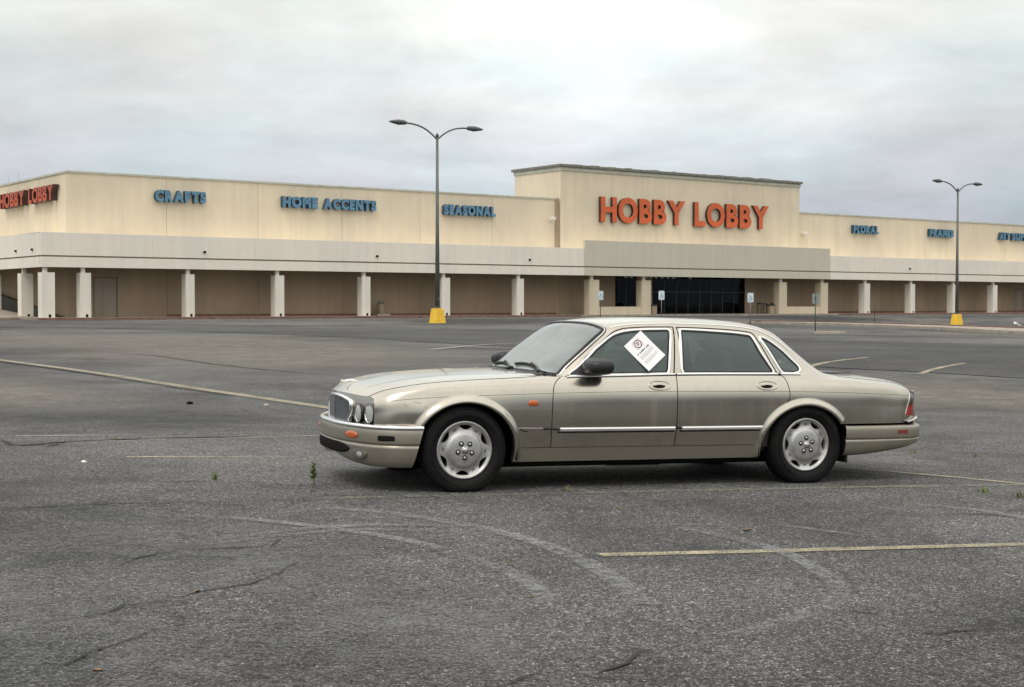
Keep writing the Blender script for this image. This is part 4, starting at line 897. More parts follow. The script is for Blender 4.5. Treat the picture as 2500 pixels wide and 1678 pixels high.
for k, l in enumerate(loops):
    b = len(pts); pts += [tuple(q) for q in l]; n = len(l)
    edges += [(b + i, b + i + 1) for i in range(n - 1)] + ([(b + n - 1, b)] if k < 8 else [])
res = delaunay_2d_cdt([Vector(p) for p in pts], edges, [], 0, 1e-4)
P2 = np.array([tuple(q) for q in res[0]]); TR = np.array([f for f in res[2]])
XM, TT = np.clip(P2[:, 0], XA, XB), np.clip(P2[:, 1] / KT, 0, 9)
S3 = S(XM, TT); N3 = normal(XM, TT); CC = P2[TR].mean(1)
def ins(poly):
    q = np.array(poly, float); q = np.c_[q[:, 0], q[:, 1] * KT]; return inside(CC, q)
lab = np.full(len(TR), -1); cxm, ct = CC[:, 0], CC[:, 1] / KT
names = ['front_door', 'rear_door', 'b_pillar', 'glf', 'glr', 'glq', 'windscreen', 'rear_window', 'cowl_panel', 'bonnet', 'boot_lid', 'sill', 'roof', 'front_wing', 'rear_wing']
free = ins(arch_f) | ins(arch_r) | ((cxm < -.32) & (ct < 1.98)) | ((cxm > 3.31) & (ct < 1.98)) | (ct < 0)
dead = free.copy()
def take(mask, i):
    global free
    m = mask & ~free; lab[m] = i; free |= m
for i, l in ((3, gl_f), (4, gl_r), (5, gl_q), (0, front_door_l), (1, rear_door_l), (2, b_pillar_l)): take(ins(l), i)
for i, l in ((6, ws_half), (7, rw_half), (8, cowl_half), (9, bonnet_half), (10, boot_half)):
    take(ins(l + [(l[-1][0], 9.4), (l[0][0], 9.4)]), i)
take((ct < 1.03) & (cxm > -.2) & (cxm < 3.2), 11); take((ct >= 6.0) & (cxm > .77) & (cxm < 3.36), 12); take(cxm < 1.5, 13); take(cxm >= 1.5, 14)
def sub(i, side, both=False, off=0.0, shrinkn=None):
    tri = TR[lab == i]; u, inv = np.unique(tri, return_inverse=True); inv = inv.reshape(-1, 3)
    P = S3[u].copy() + N3[u] * off; N = N3[u].copy(); 
    def sd(P, N, s):
        P = P.copy(); N = N.copy(); P[:, 1] *= s; N[:, 1] *= s
        a, b, c_ = P[inv[:, 0]], P[inv[:, 1]], P[inv[:, 2]]; fn = np.cross(b - a, c_ - a); fl = (fn * N[inv].mean(1)).sum(1) < 0
        F = inv.copy(); F[fl] = F[fl][:, ::-1]; return P, N, F
    if not both: return sd(P, N, side)
    P1, N1, F1 = sd(P, N, -1); Pb, Nb, F2 = sd(P, N, 1); return np.vstack([P1, Pb]), np.vstack([N1, Nb]), np.vstack([F1, F2 + len(P1)])
parts = {}
def panel(i, mat, side=None, parent=None, name=None, off=0.0):
    P, N, F = sub(i, side or -1, side is None, off)
    o = meshobj(name or names[i], P, F, MAT[mat], parent or car, True, N); parts[(names[i], side)] = o; return o
for sd_ in (-1, 1):
    for i, m in ((0, 'paint'), (1, 'paint'), (2, 'paint'), (13, 'paint'), (14, 'paint'), (11, 'paint_low')): panel(i, m, sd_)
    panel(3, 'side_glass', sd_, parts[('front_door', sd_)], 'window'); panel(4, 'side_glass', sd_, parts[('rear_door', sd_)], 'window'); panel(5, 'side_glass', sd_, parts[('rear_wing', sd_)], 'quarter_window')
panel(9, 'paint'); panel(10, 'paint'); panel(12, 'paint'); panel(8, 'black_plastic'); panel(6, 'windscreen'); panel(7, 'windscreen')
# --- trim that follows the surface
def on(pts, side=-1, off=0.0, step=.02, it=0, closed=False):
    q = loop(pts, step, it, closed); xm, tt = q[:, 0], q[:, 1] / KT; P = S(xm, tt); N = normal(xm, tt); P = P + N * off
    P[:, 1] *= side; N[:, 1] *= side; return P, N
def band(name, pts, w, h, mat, parent, side=-1, it=0, closed=False, step=.02, off=0.0, round_=True):
    P, N = on(pts, side, off, step, it, closed)
    prof = [(-w / 2, -.004), (-w / 2, h * .55), (-w * .25, h), (w * .25, h), (w / 2, h * .55), (w / 2, -.004)] if round_ else [(-w / 2, -.003), (-w / 2, h), (w / 2, h), (w / 2, -.003)]
    V, F = sweep(P, N, prof, closed, caps=not closed); o = meshobj(name, V, F, MAT[mat], parent, False); return o
def shift(pts, dx=0, dt=0): return [(a + dx, b + dt) for a, b in pts]
def offset_loop(pts, r, it=2):
    q = loop(pts, .02, it); c = q.mean(0); T = np.roll(q, -1, 0) - np.roll(q, 1, 0); T /= np.linalg.norm(T, axis=1)[:, None] + 1e-9
    N = np.c_[T[:, 1], -T[:, 0]]; s = np.sign(((q - c) * N).sum(1).mean()); q = q + N * s * r; return [(a, b / KT) for a, b in q]
# the t axis is locally stretched, so offsets are given in KT units (1 KT unit of t = ~.40 m on the side glass)
def round_corners(pts, r):
    "pull each corner in over a short, fixed distance"
    q = [np.array([a, b * KT]) for a, b in pts]; o = []; n = len(q)
    for i in range(n):
        a, b, c_ = q[i - 1], q[i], q[(i + 1) % n]; d1, d2 = np.linalg.norm(a - b), np.linalg.norm(c_ - b); k1, k2 = min(r, d1 * .4) / d1, min(r, d2 * .4) / d2
        p, s_ = b + (a - b) * k1, b + (c_ - b) * k2
        for u in (0, .33, .67, 1): o.append((1 - u) ** 2 * p + 2 * u * (1 - u) * b + u * u * s_)
    return [(a, b / KT) for a, b in o]
def frame_loop(pts, w_, parent, side, chrome_w=.021):
    "bright frame round a window: offset outward in 3-D"
    P, N = on(round_corners(pts, .012), side, 0, .010, 0, True); T = np.roll(P, -1, 0) - np.roll(P, 1, 0); T /= np.linalg.norm(T, axis=1)[:, None]
    Bv = np.cross(T, N); Bv /= np.linalg.norm(Bv, axis=1)[:, None]; s = np.sign(((P - P.mean(0)) * Bv).sum(1).mean()); Bv *= s
    h = .007; ribs = [(-.007, .0015), (-.007, .005), (0, .005)]
    def mk(name, prof, mat):
        V = []; m = len(prof)
        for i in range(len(P)):
            for a, b in prof: V.append(P[i] + Bv[i] * a + N[i] * b)
        n = len(P); F = [(i * m + k, i * m + k + 1, ((i + 1) % n) * m + k + 1, ((i + 1) % n) * m + k) for i in range(n) for k in range(m - 1)]
        return meshobj(name, V, F, MAT[mat], parent, False)
    mk('window_seal', [(-.011, .0005), (-.010, .004), (.002, .005), (.003, -.002)], 'rubber')
    mk('window_frame', [(.0025, -.002), (.003, .0085), (.008, .0115), (.003 + w_ * .75, .0105), (.003 + w_, .006), (.003 + w_, -.002)], 'trim_bright')
for sd_ in (-1, 1):
    fd, rd, rwg, fw = (parts[(k, sd_)] for k in ('front_door', 'rear_door', 'rear_wing', 'front_wing'))
    frame_loop(gl_f, .019, fd, sd_); frame_loop(gl_r, .019, rd, sd_); frame_loop(gl_q, .019, rwg, sd_)
    g = .006
    band('door_seam', SF[::1], g, .0012, 'gap', fd, sd_, 1, round_=False); band('door_seam', FRF, .009, .002, 'gap', fd, sd_, 0, round_=False); band('door_seam', [(1.858, 6.93)] + SBL + [(1.768, 5.98)], .010, .002, 'gap', fd, sd_, round_=False)
    band('door_seam', SM, .0065, .0012, 'gap', rd, sd_, 1, round_=False); band('door_seam', SBR, .010, .002, 'gap', rd, sd_, round_=False); band('door_seam', [(1.888, 6.92)] + FRR[:3] + FRR[3:], .0085, .002, 'gap', rd, sd_, 1, round_=False)
    band('door_seam', SR[:8], .006, .0012, 'gap', rd, sd_, 1, round_=False); band('door_seam', SR[7:], .004, .001, 'gap', rd, sd_, 1, round_=False)
    band('seam_block', [(1.776, 5.72), (1.780, 5.93)], .020, .006, 'gap', rd, sd_, round_=False); band('seam_block', [(2.728, 5.94), (2.755, 5.74)], .018, .006, 'gap', rd, sd_, round_=False)
    band('sill_seam', [(.42, 1.03), (2.54, 1.03)], .0035, .001, 'gap', parts[('sill', sd_)], sd_, round_=False)
    # the fine style line along the flank
    band('style_line', [(-.56, 4.05), (-.3, 4.0), (.69, 4.0)], .0028, .0006, 'gap', fw, sd_, round_=False); band('style_line', [(.70, 4.0), (1.758, 4.0)], .0028, .0006, 'gap', fd, sd_, round_=False)
    band('style_line', [(1.768, 4.0), (2.795, 4.0)], .0028, .0006, 'gap', rd, sd_, round_=False); band('style_line', [(2.805, 4.0), (3.6, 3.99), (4.03, 4.03)], .0028, .0006, 'gap', rwg, sd_, round_=False)
    # lower bump strips
    band('side_moulding', [(.765, 1.86), (1.752, 1.86)], .030, .013, 'trim_bright', fd, sd_); band('side_moulding', [(1.815, 1.86), (2.552, 1.86)], .030, .013, 'trim_bright', rd, sd_)
    band('moulding_painted_shadow', [(.75, 1.735), (1.752, 1.735)], .012, .003, 'gap', fd, sd_, round_=False); band('moulding_painted_shadow', [(1.80, 1.735), (2.552, 1.735)], .012, .003, 'gap', rd, sd_, round_=False)  # dark strips painting the shadow beneath the bump strips
    band('moulding_clip', [(.63, 1.90), (.70, 1.90), (.76, 1.86)], .016, .007, 'black_plastic', fw, sd_); band('moulding_clip', [(1.775, 1.90), (1.81, 1.88)], .018, .009, 'black_plastic', rd, sd_)
    band('broken_moulding', [(.425, 1.93), (.50, 1.935), (.58, 1.92), (.625, 1.93)], .006, .003, 'chrome_dull', fw, sd_); band('broken_moulding', [(.44, 1.90), (.455, 1.82), (.50, 1.78)], .007, .004, 'gap', fw, sd_)
    # belt moulding
    band('belt_moulding', [(.84, 5.90), (1.3, 5.88), (1.775, 5.86)], .017, .010, 'trim_bright', fd, sd_); band('belt_moulding', [(1.79, 5.86), (2.2, 5.86), (2.725, 5.88)], .017, .010, 'trim_bright', rd, sd_); band('belt_moulding', [(2.75, 5.88), (2.86, 5.90), (2.95, 5.96)], .017, .010, 'trim_bright', rwg, sd_)
    band('belt_painted_shadow', [(.84, 5.73), (1.775, 5.69)], .006, .001, 'gap', fd, sd_, round_=False); band('belt_painted_shadow', [(1.79, 5.69), (2.74, 5.72)], .006, .001, 'gap', rd, sd_, round_=False)  # shade of the belt moulding, painted as a thin dark line
    # wheel arch lips
    for A, par in ((AF, fw), (AR, rwg)):
        a = np.radians(np.linspace(-14, 194, 80)); x = A[0] + A[2] * np.cos(a); z = A[1] + A[3] * np.sin(a); k = z > (.218 if par is rwg or True else 0); x, z = x[k], z[k]
        if par is fw: k = ~((x < -.2) & (z < .487)); x, z = x[k], z[k]
        else: k = ~((x > 3.2) & (z < .487)); x, z = x[k], z[k]
        cxn, czn = (x - A[0]), (z - A[1]); r_ = np.hypot(cxn, czn); rx, rz_ = cxn / r_, czn / r_
        prof = [(.060, .0005), (.050, .0025), (.040, .008), (.030, .016), (.020, .023), (.010, .0275), (.0, .026), (-.006, .020), (-.006, .004), (-.002, -.04)]
        RR = np.array([q[0] for q in prof]); OO = np.array([q[1] for q in prof])
        PX = x[:, None] + rx[:, None] * RR; PZ = np.maximum(.19, z[:, None] + rz_[:, None] * RR); ti = t_of_z(PX.ravel(), np.minimum(PZ.ravel(), .80), 0, 6)
        PY = S(PX.ravel(), ti)[:, 1].reshape(PX.shape); V = np.stack([PX, sd_ * (PY + OO), PZ], -1).reshape(-1, 3)
        m_ = len(prof); F = [(i * m_ + k, i * m_ + k + 1, (i + 1) * m_ + k + 1, (i + 1) * m_ + k) for i in range(len(x) - 1) for k in range(m_ - 1)]
        if sd_ > 0: F = [f[::-1] for f in F]
        meshobj('wheel_arch_lip', V, F, MAT['paint'], par, True)
    # door handles: raised oval rim, pull, dark finger slot
    for (hx, par) in ((1.614, fd), (2.594, rd)):
        a = np.linspace(0, 2 * math.pi, 40, endpoint=False); zc_ = .806
        xx = hx + .093 * np.sign(np.cos(a)) * np.abs(np.cos(a)) ** .8; zz = zc_ + .034 * np.sin(a); tt = t_of_z(xx, zz, 3, 6); P = S(xx, tt); N = normal(xx, tt); P[:, 1] *= sd_; N[:, 1] *= sd_
        V, F = sweep(P, N, [(-.007, -.002), (-.004, .003), (0, .0045), (.004, .003), (.007, -.002)], True); meshobj('handle', V, F, MAT['paint'], par, True)
        def oval(cx_, cz_, ax, az, off, mat, nm, flat=0.0):
            n = 28; a = np.linspace(0, 2 * math.pi, n, endpoint=False); V = []; 
            for q in (1.0, .55, 0.001):
                xx = cx_ + ax * q * np.cos(a); sn = np.sin(a); sn = np.where(sn > flat if flat else sn > 9, flat, sn) if flat else sn
                zz = cz_ + az * q * sn; tt = t_of_z(xx, zz, 1, 6); P = S(xx, tt); N = normal(xx, tt); P = P + N * off * (1 if q < .9 else .1); P[:, 1] *= sd_; V += list(P)
            F = [(r * n + i, r * n + (i + 1) % n, (r + 1) * n + (i + 1) % n, (r + 1) * n + i) for r in (0, 1) for i in range(n)]
            return meshobj(nm, V, F, MAT[mat], par, True)
        oval(hx - .006, zc_ + .006, .060, .022, .010, 'paint', 'handle'); oval(hx - .006, zc_ - .006, .055, .015, .0112, 'gap', 'handle_slot'); 
    # side repeater, rear marker
    a = np.linspace(0, 2 * math.pi, 26, endpoint=False)
    def lens(cx_, cz_, ax, az, off, mat, nm, par, pw=.6):
        V = []; n = len(a)
        for q, o_ in ((1.0, 0.0), (.95, .7), (.6, 1.0), (.001, 1.05)):
            xx = cx_ + ax * q * np.sign(np.cos(a)) * np.abs(np.cos(a)) ** pw; zz = cz_ + az * q * np.sign(np.sin(a)) * np.abs(np.sin(a)) ** pw; tt = t_of_z(xx, zz, 0, 6); P = S(xx, tt); N = normal(xx, tt); P = P + N * off * o_; P[:, 1] *= sd_; V += list(P)
        F = [(r * n + i, r * n + (i + 1) % n, (r + 1) * n + (i + 1) % n, (r + 1) * n + i) for r in range(3) for i in range(n)]
        if sd_ < 0: F = [f[::-1] for f in F]
        return meshobj(nm, V, F, MAT[mat], par, True)
    lens(.537, .671, .040, .022, .010, 'amber', 'side_repeater', fw)
    # scuffs on the nose corner
    if sd_ < 0:
        for q in ([(-.32, 3.35), (-.30, 3.15), (-.285, 2.95)], [(-.40, 3.75), (-.36, 3.6), (-.34, 3.62)], [(.50, 1.45), (.56, 1.40), (.60, 1.52), (.64, 1.35), (.66, 1.12)], [(.47, 1.50), (.52, 1.58)], [(-.47, 3.6), (-.44, 3.3)], [(.52, 1.30), (.60, 1.28)]):
            band('scratch', q, .0028, .0006, 'scratch', fw, sd_, 1, round_=False)
def seam_c(name, pts, w, mat, parent, h=.0012, it=1):
    for s in (-1, 1): band(name, pts, w, h, mat, parent, s, it, round_=False)
bn, bt, rf, wsn = parts[('bonnet', None)], parts[('boot_lid', None)], parts[('roof', None)], parts[('windscreen', None)]
seam_c('bonnet_seam', bonnet_half[1:], .0055, 'gap', bn); seam_c('boot_seam', boot_half[:-1], .006, 'gap', bt); 
seam_c('bonnet_crease', [(-.60, 7.5), (-.2, 7.55), (.3, 7.6), (.6, 7.65)], .002, 'paint_low', bn, .0008)
# windscreen surround: black rubber with a bright line
seam_c('rubber_surround', ws_half[4:], .020, 'rubber', wsn, .006); seam_c('rubber_surround', ws_half[:5], .022, 'rubber', wsn, .004)
for s in (-1, 1):
    P, N = on(ws_half[4:], s, 0, .02, 2); T = np.gradient(P, axis=0); Bv = np.cross(T, N); Bv /= np.linalg.norm(Bv, axis=1)[:, None]; q = np.sign((Bv * (np.array([.9, 0, 1.1]) - P)).sum(1).mean())
    V, F = sweep(P - Bv * q * .017, N, [(-.006, -.002), (-.005, .0075), (.005, .0075), (.006, -.002)]); meshobj('bright_surround', V, F, MAT['chrome_dull'], wsn)
    V, F = sweep(P - Bv * q * .028, N, [(-.004, -.002), (-.004, .004), (.004, .004), (.004, -.002)]); meshobj('rubber_surround', V, F, MAT['rubber'], wsn)
seam_c('rubber_surround', rw_half, .025, 'rubber', parts[('rear_window', None)], .005)
for s in (-1, 1): band('gutter_trim', [(1.30, 7.35), (1.45, 7.30), (1.9, 7.28), (2.4, 7.28), (2.62, 7.30), (2.78, 7.32), (2.95, 7.30)], .012, .005, 'trim_bright', rf, s, 1)

# --- nose panel between the bonnet's leading edge and the bumper
tt_ = np.linspace(3.2, 9, 60); E_ = S(np.full(60, XA), tt_); nv = 16; V = []
for s in (-1, 1):
    for i in range(60):
        x0, y0, z0 = E_[i]
        for j in range(nv):
            q = j / (nv - 1); z = z0 + (.47 - z0) * q; bul = .010 * math.sin(math.pi * min(1, q * 1.2)) - (.014 * (1 - q) ** 14 * 0)
            V.append((x0 - bul * min(1, (y0 < .66) * 1.0 + .2), s * y0, z))
F = []
for b in (0, 60 * nv):
    for i in range(59):
        for j in range(nv - 1): F.append((b + i * nv + j, b + (i + 1) * nv + j, b + (i + 1) * nv + j + 1, b + i * nv + j + 1))
nose = meshobj('nose_panel', V, F, MAT['paint'], car, True)
def planx(y): return float(np.interp(abs(y), E_[::-1, 1], E_[::-1, 0]))
# rear panel
E2 = S(np.full(60, XB), np.linspace(2, 9, 60)); V = []
for s in (-1, 1):
    for i in range(60):
        x0, y0, z0 = E2[i]
        for j in range(nv):
            q = j / (nv - 1); V.append((x0 + .02 * math.sin(math.pi * q), s * y0, z0 + (.44 - z0) * q))
F = []
for b in (0, 60 * nv):
    for i in range(59):
        for j in range(nv - 1): F.append((b + i * nv + j, b + (i + 1) * nv + j, b + (i + 1) * nv + j + 1, b + i * nv + j + 1))
tail = meshobj('tail_panel', V, F, MAT['paint'], car, True)
def tailx(y): return float(np.interp(abs(y), E2[::-1, 1], E2[::-1, 0]))
# --- grille
gr = empty('grille', parent=car); GW = .338; gz0, gz1 = .487, .690
def gx0(y): return planx(y) - .012
ys_ = np.linspace(-GW, GW, 25); 
gtop = lambda y: gz1 - .034 * (abs(y) / GW) ** 2.2
ring = [(y * .97, gtop(y)) for y in ys_] + [(GW * f, z) for f, z in ((1.0, .630), (.99, .59), (.965, .54), (.94, gz0 + .02))] + [(y * .93, gz0) for y in ys_[::-1]] + [(-GW * f, z) for f, z in ((.94, gz0 + .02), (.965, .54), (.99, .59), (1.0, .630))]
P = np.array([(gx0(y) - .014, y, z) for y, z in ring]); P = np.vstack([smooth_line(P, 2, True)]); N = np.tile(np.array([-1., 0, 0]), (len(P), 1))
V, F = sweep(P, N, [(-.014, -.03), (-.011, .004), (-.004, .009), (.004, .009), (.009, .003), (.010, -.02)], True); meshobj('surround', V, F, MAT['chrome'], gr, True)
V = [(gx0(y) - .004, y, z) for y in ys_ for z in (gz0, gtop(y))]; F = [(2 * i, 2 * i + 1, 2 * i + 3, 2 * i + 2) for i in range(24)]; meshobj('backing', V, F, MAT['fog_dark'], gr)
for k in range(31):
    y = -GW * .94 + 2 * GW * .94 * k / 30; x = gx0(y); sc_ = 1 - .05 * 0; w_ = .0042 if k != 15 else .009
    o = box('vane', x - (.016 if k != 15 else .026), x - .002, y - w_, y + w_, gz0 + .01, gtop(y) - .008, MAT['grille' if k != 15 else 'chrome'], gr)
    if k == 15: o.name = 'centre_bar'
V = [(gx0(y) - .020, y, z) for y in ys_ for z in (gz1 - .030, gz1 - .004)]; 
# --- four round headlamps
for s in (-1, 1):
    for yy, zz, r_ in ((.452, .572, .073), (.612, .577, .075)):
        hx = planx(yy) - .006; tilt = s * (.10 if yy < .5 else .22)
        h = empty('headlamp', (hx, s * yy, zz), 0, car); h.rotation_euler = (0, 0, -tilt if s < 0 else -tilt)
        def lat(nm, prof, m, sm=True):
            V, F = lathe([(r, -q) for r, q in prof], 36, 'y'); V = [(y_, x_, z_) for x_, y_, z_ in V]; return meshobj(nm, V, [f[::-1] for f in F], MAT[m], h, sm)
        lat('bezel', [(r_ * .90, -.02), (r_ * .92, .012), (r_ * .97, .018), (r_ * 1.01, .014), (r_ * 1.04, -.005), (r_ * 1.05, -.03)], 'black_plastic'); lat('ring', [(r_ * .84, .004), (r_ * .88, .016), (r_ * .93, .017), (r_ * .95, .008)], 'chrome')
        lat('reflector', [(.0, -.045), (.03, -.042), (.06, -.02), (r_ * .88, .002)], 'chrome'); lat('lens', [(0.0005, .030), (.03, .027), (.055, .018), (r_ * .86, .008)], 'lamp_glass')
# --- bumpers
def bumper(plan, prof, name, mat, parent, it=3, closed_caps=True, zfun=None, slant=0.0):
    L = [(x, -y) for x, y in plan[::-1]] + [(x, y) for x, y in plan[1:]] if plan[0][1] == 0 else plan
    p = resample(smooth_line(np.array(L, float), it), .03); T = np.gradient(p, axis=0); T /= np.linalg.norm(T, axis=1)[:, None]; N = np.c_[T[:, 1], -T[:, 0]]
    c = p.mean(0); s = np.sign(((p - c) * N).sum(1).mean()); N *= s; V = []; m = len(prof)
    for i in range(len(p)):
        for o_, z in prof:
            zz = zfun(p[i], z, o_) if zfun else (o_, z); V.append((p[i, 0] + N[i, 0] * zz[0], p[i, 1] + N[i, 1] * zz[0], zz[1]))
    if slant:
        V = [(x - slant * (.484 - z) * min(1, max(0, (x + .62) / .28)), y, z) for x, y, z in V]
    F = [(i * m + k, i * m + k + 1, (i + 1) * m + k + 1, (i + 1) * m + k) for i in range(len(p) - 1) for k in range(m - 1)]
    if s > 0: F = [f[::-1] for f in F]
    return meshobj(name, V, F, MAT[mat], parent, True), p, N
FB = [(-.845, 0), (-.838, .25), (-.800, .45), (-.745, .62), (-.675, .745), (-.595, .822), (-.50, .866), (-.42, .882), (-.335, .888)]
def zf_front(p, z, o):
    a = abs(p[1]); lift = .055 * max(0, 1 - a / .7) ** 1.3 if z < .30 else 0          # lower lip rises towards the middle
    if p[0] > -.42: o = o - .0
    return (o, z + lift * (1 if z < .25 else .5))
fbm, fp, fN = bumper(FB, [(-.06, .486), (-.012, .484), (.002, .478), (.008, .462), (.010, .44), (.010, .375), (.007, .362), (-.003, .359), (-.004, .354), (.005, .350), (.004, .33), (-.002, .28), (-.012, .235), (-.028, .205), (-.05, .188), (-.10, .186)], 'front_bumper', 'paint_low', car, zfun=zf_front, slant=.26)
o_, _, _ = bumper(FB, [(-.030, .489), (-.028, .500), (-.016, .504), (.004, .501), (.014, .492), (.015, .480), (.009, .472)], 'chrome_blade', 'chrome', fbm)
o_, _, _ = bumper(FB, [(-.13, .470), (-.05, .4875), (-.028, .4885)], 'inner_ledge', 'black_plastic', fbm)
def fb_at(y, side=-1):
    k = np.argmin(np.abs(fp[:, 1] - side * y) + (fp[:, 0] > 0) * 9); return fp[k], fN[k]
def fb_span(name, y0, y1, z0, z1, off, mat, parent, rnd=.5, side=-1, byx=None):
    "small fitting following the bumper between two positions"
    sel = [i for i in range(len(fp)) if fp[i, 1] * side > 0]; d = np.abs(fp[:, 1]); 
    q = np.linspace(0, 1, 15); idx = np.array(sorted(sel, key=lambda i: d[i] - fp[i, 0] * .0)); 
    arc = np.linspace(y0, y1, 15)
    fx = np.interp(arc, d[idx], fp[idx, 0]); nxx = np.interp(arc, d[idx], fN[idx, 0]); nyy = np.interp(arc, d[idx], fN[idx, 1]); V = []
    zm, hz = (z0 + z1) / 2, (z1 - z0) / 2; m = 9
    for i in range(15):
        e_ = math.sin(math.pi * min(.985, max(.015, q[i]))) ** rnd if rnd else max(.12, (1 - max(0, (q[i] - .55) / .45) ** 2.2) ** .5 if q[i] < 1 else .12)
        for k in range(m):
            an = math.pi * (k / (m - 1)) - math.pi / 2; V.append((fx[i] + nxx[i] * (off[0] + (off[1] - off[0]) * math.cos(an) ** .5), side * arc[i] + nyy[i] * (off[0] + (off[1] - off[0]) * math.cos(an) ** .5), zm + hz * e_ * math.sin(an)))
    F = [(i * m + k, (i + 1) * m + k, (i + 1) * m + k + 1, i * m + k + 1) for i in range(14) for k in range(m - 1)] + [tuple(range(m)), tuple(14 * m + k for k in range(m))]
    return meshobj(name, V, F, MAT[mat], parent, True)
for s in (-1, 1):
    fb_span('indicator', .43, .595, .386, .446, (.004, .018), 'amber', fbm, .45, s)
    fb_span('fog_lamp', .575, .635, .250, .300, (-.004, .008), 'lamp_glass', fbm, .5, s)
    fb_span('fog_recess', .50, .68, .228, .322, (-.008, .006), 'fog_dark', fbm, .5, s)
    fb_span('side_slot', .772, .846, .386, .430, (.004, .019), 'gap', fbm, .05, s)
[fb_span('lower_intake', .0, .47, .262, .350, (-.004, .0125), 'gap', fbm, 0, s) for s in (-1, 1)]
RB = [(4.36, 0), (4.35, .25), (4.315, .45), (4.25, .64), (4.175, .765), (4.05, .842), (3.85, .868), (3.6, .884), (3.345, .892)]
def zf_rear(p, z, o):
    f = min(1, max(0, (p[0] - 3.38) / .75)); low = .215 + .080 * f ** 1.5
    if z < .35: z = low + (z - .2) * (.352 - low) / (.352 - .2)
    return (o, z)
rbm, rp, rN = bumper(RB, [(-.06, .470), (-.010, .468), (.002, .462), (.008, .450), (.010, .43), (.010, .372), (.006, .360), (-.003, .357), (-.004, .353), (.005, .3515), (.004, .33), (-.002, .28), (-.012, .24), (-.035, .205), (-.10, .20)], 'rear_bumper', 'paint_low', car, zfun=zf_rear)
k_ = rp[:, 0] > 3.98; pp = rp[k_]; nn_ = rN[k_]
def zblade(p): return .478 + .035 * min(1, max(0, (p[0] - 3.98) / .22))
prof = [(-.030, .0), (-.018, .007), (.0, .008), (.008, .003), (.008, -.007), (-.02, -.010)]; V = []
for i in range(len(pp)):
    for o_, z in prof: V.append((pp[i, 0] + nn_[i, 0] * (o_ - .02), pp[i, 1] + nn_[i, 1] * (o_ - .02), zblade(pp[i]) + z + .012))
F = [(i * 6 + k, i * 6 + k + 1, (i + 1) * 6 + k + 1, (i + 1) * 6 + k) for i in range(len(pp) - 1) for k in range(5)]; meshobj('chrome_blade', V, F, MAT['chrome_dull'], rbm, True)
for s in (-1, 1):
    for nm, x0, x1, z0, z1, m_, o2 in (('side_marker', 3.882, 3.988, .398, .432, 'marker_red', .016),):
        xs_ = np.linspace(x0, x1, 8); sel = rp[:, 1] * s > 0; idx = np.argsort(rp[sel][:, 0]); X_, Y_ = rp[sel][idx, 0], np.abs(rp[sel][idx, 1]); yy = np.interp(xs_, X_, Y_)
        V = [(x, s * (y + o_), z) for x, y in zip(xs_, yy) for o_, z in ((.004, z0), (o2, z0 + .002), (o2, z1 - .002), (.004, z1))]
        F = [(i * 4 + k, i * 4 + k + 1, (i + 1) * 4 + k + 1, (i + 1) * 4 + k) for i in range(7) for k in range(3)] + [(0, 1, 2, 3), (28, 29, 30, 31)]; meshobj(nm, V, F, MAT[m_], rbm)
# --- tail lamps wrapped round the rear corner
for s in (-1, 1):
    tl = empty('tail_lamp', parent=car)
    for nm, tz0, tz1, m_ in (('reverse_lens', .640, .742, 'smoke_lens'), ('brake_lens', .548, .637, 'red_lens')):
        V = []; zs = np.linspace(tz0, tz1, 8)
        def yf(x, z):
            xm = x
            for _ in range(3):
                q_ = S([xm], t_of_z([xm], [z], 0, 6))[0]; xm = min(XB, xm + x - q_[0])
            return float(q_[1])
        for z in zs:
            f = (z - .548) / .194; xe = 3.992 + .060 * f + .012 * f * f      # leading edge leans back towards the top
            # path: along the flank to the corner, then across the tail
            ti = t_of_z([4.06], [z], 0, 6); yb = S([4.06], ti)[0, 1]
            row = [(xe, yf(xe, z) + .001), (xe + .010, yf(xe + .01, z) + .008), (4.08, yf(4.08, z) + .010), (4.118, yf(4.118, z) + .012), (4.150, .715), (4.168, .66), (4.185, .58), (4.195, .50)]
            V += [(x, s * y, z) for x, y in row]
        n = 8; F = [(i * n + k, i * n + k + 1, (i + 1) * n + k + 1, (i + 1) * n + k) for i in range(7) for k in range(n - 1)]; meshobj(nm, V, F, MAT[m_], tl, True)
    z_ = np.linspace(.545, .752, 12); f = (z_ - .548) / .194; xe = 3.992 + .060 * f + .012 * f * f; ti = t_of_z(np.full(12, 4.06), z_, 0, 6); yb = np.array([yf(a_, b_) for a_, b_ in zip(xe, z_)])
    V, F = tube(np.c_[xe - .003, s * (yb + .003), z_], .0035, 8); meshobj('rim', V, F, MAT['chrome_dull'], tl, True)
    V, F = tube([(4.10, s * (yb[-1] + .002), .752), (4.14, s * (yb[-1] - .03), .752), (4.19, s * .56, .750)], .004, 8); meshobj('rim', V, F, MAT['chrome_dull'], tl, True)
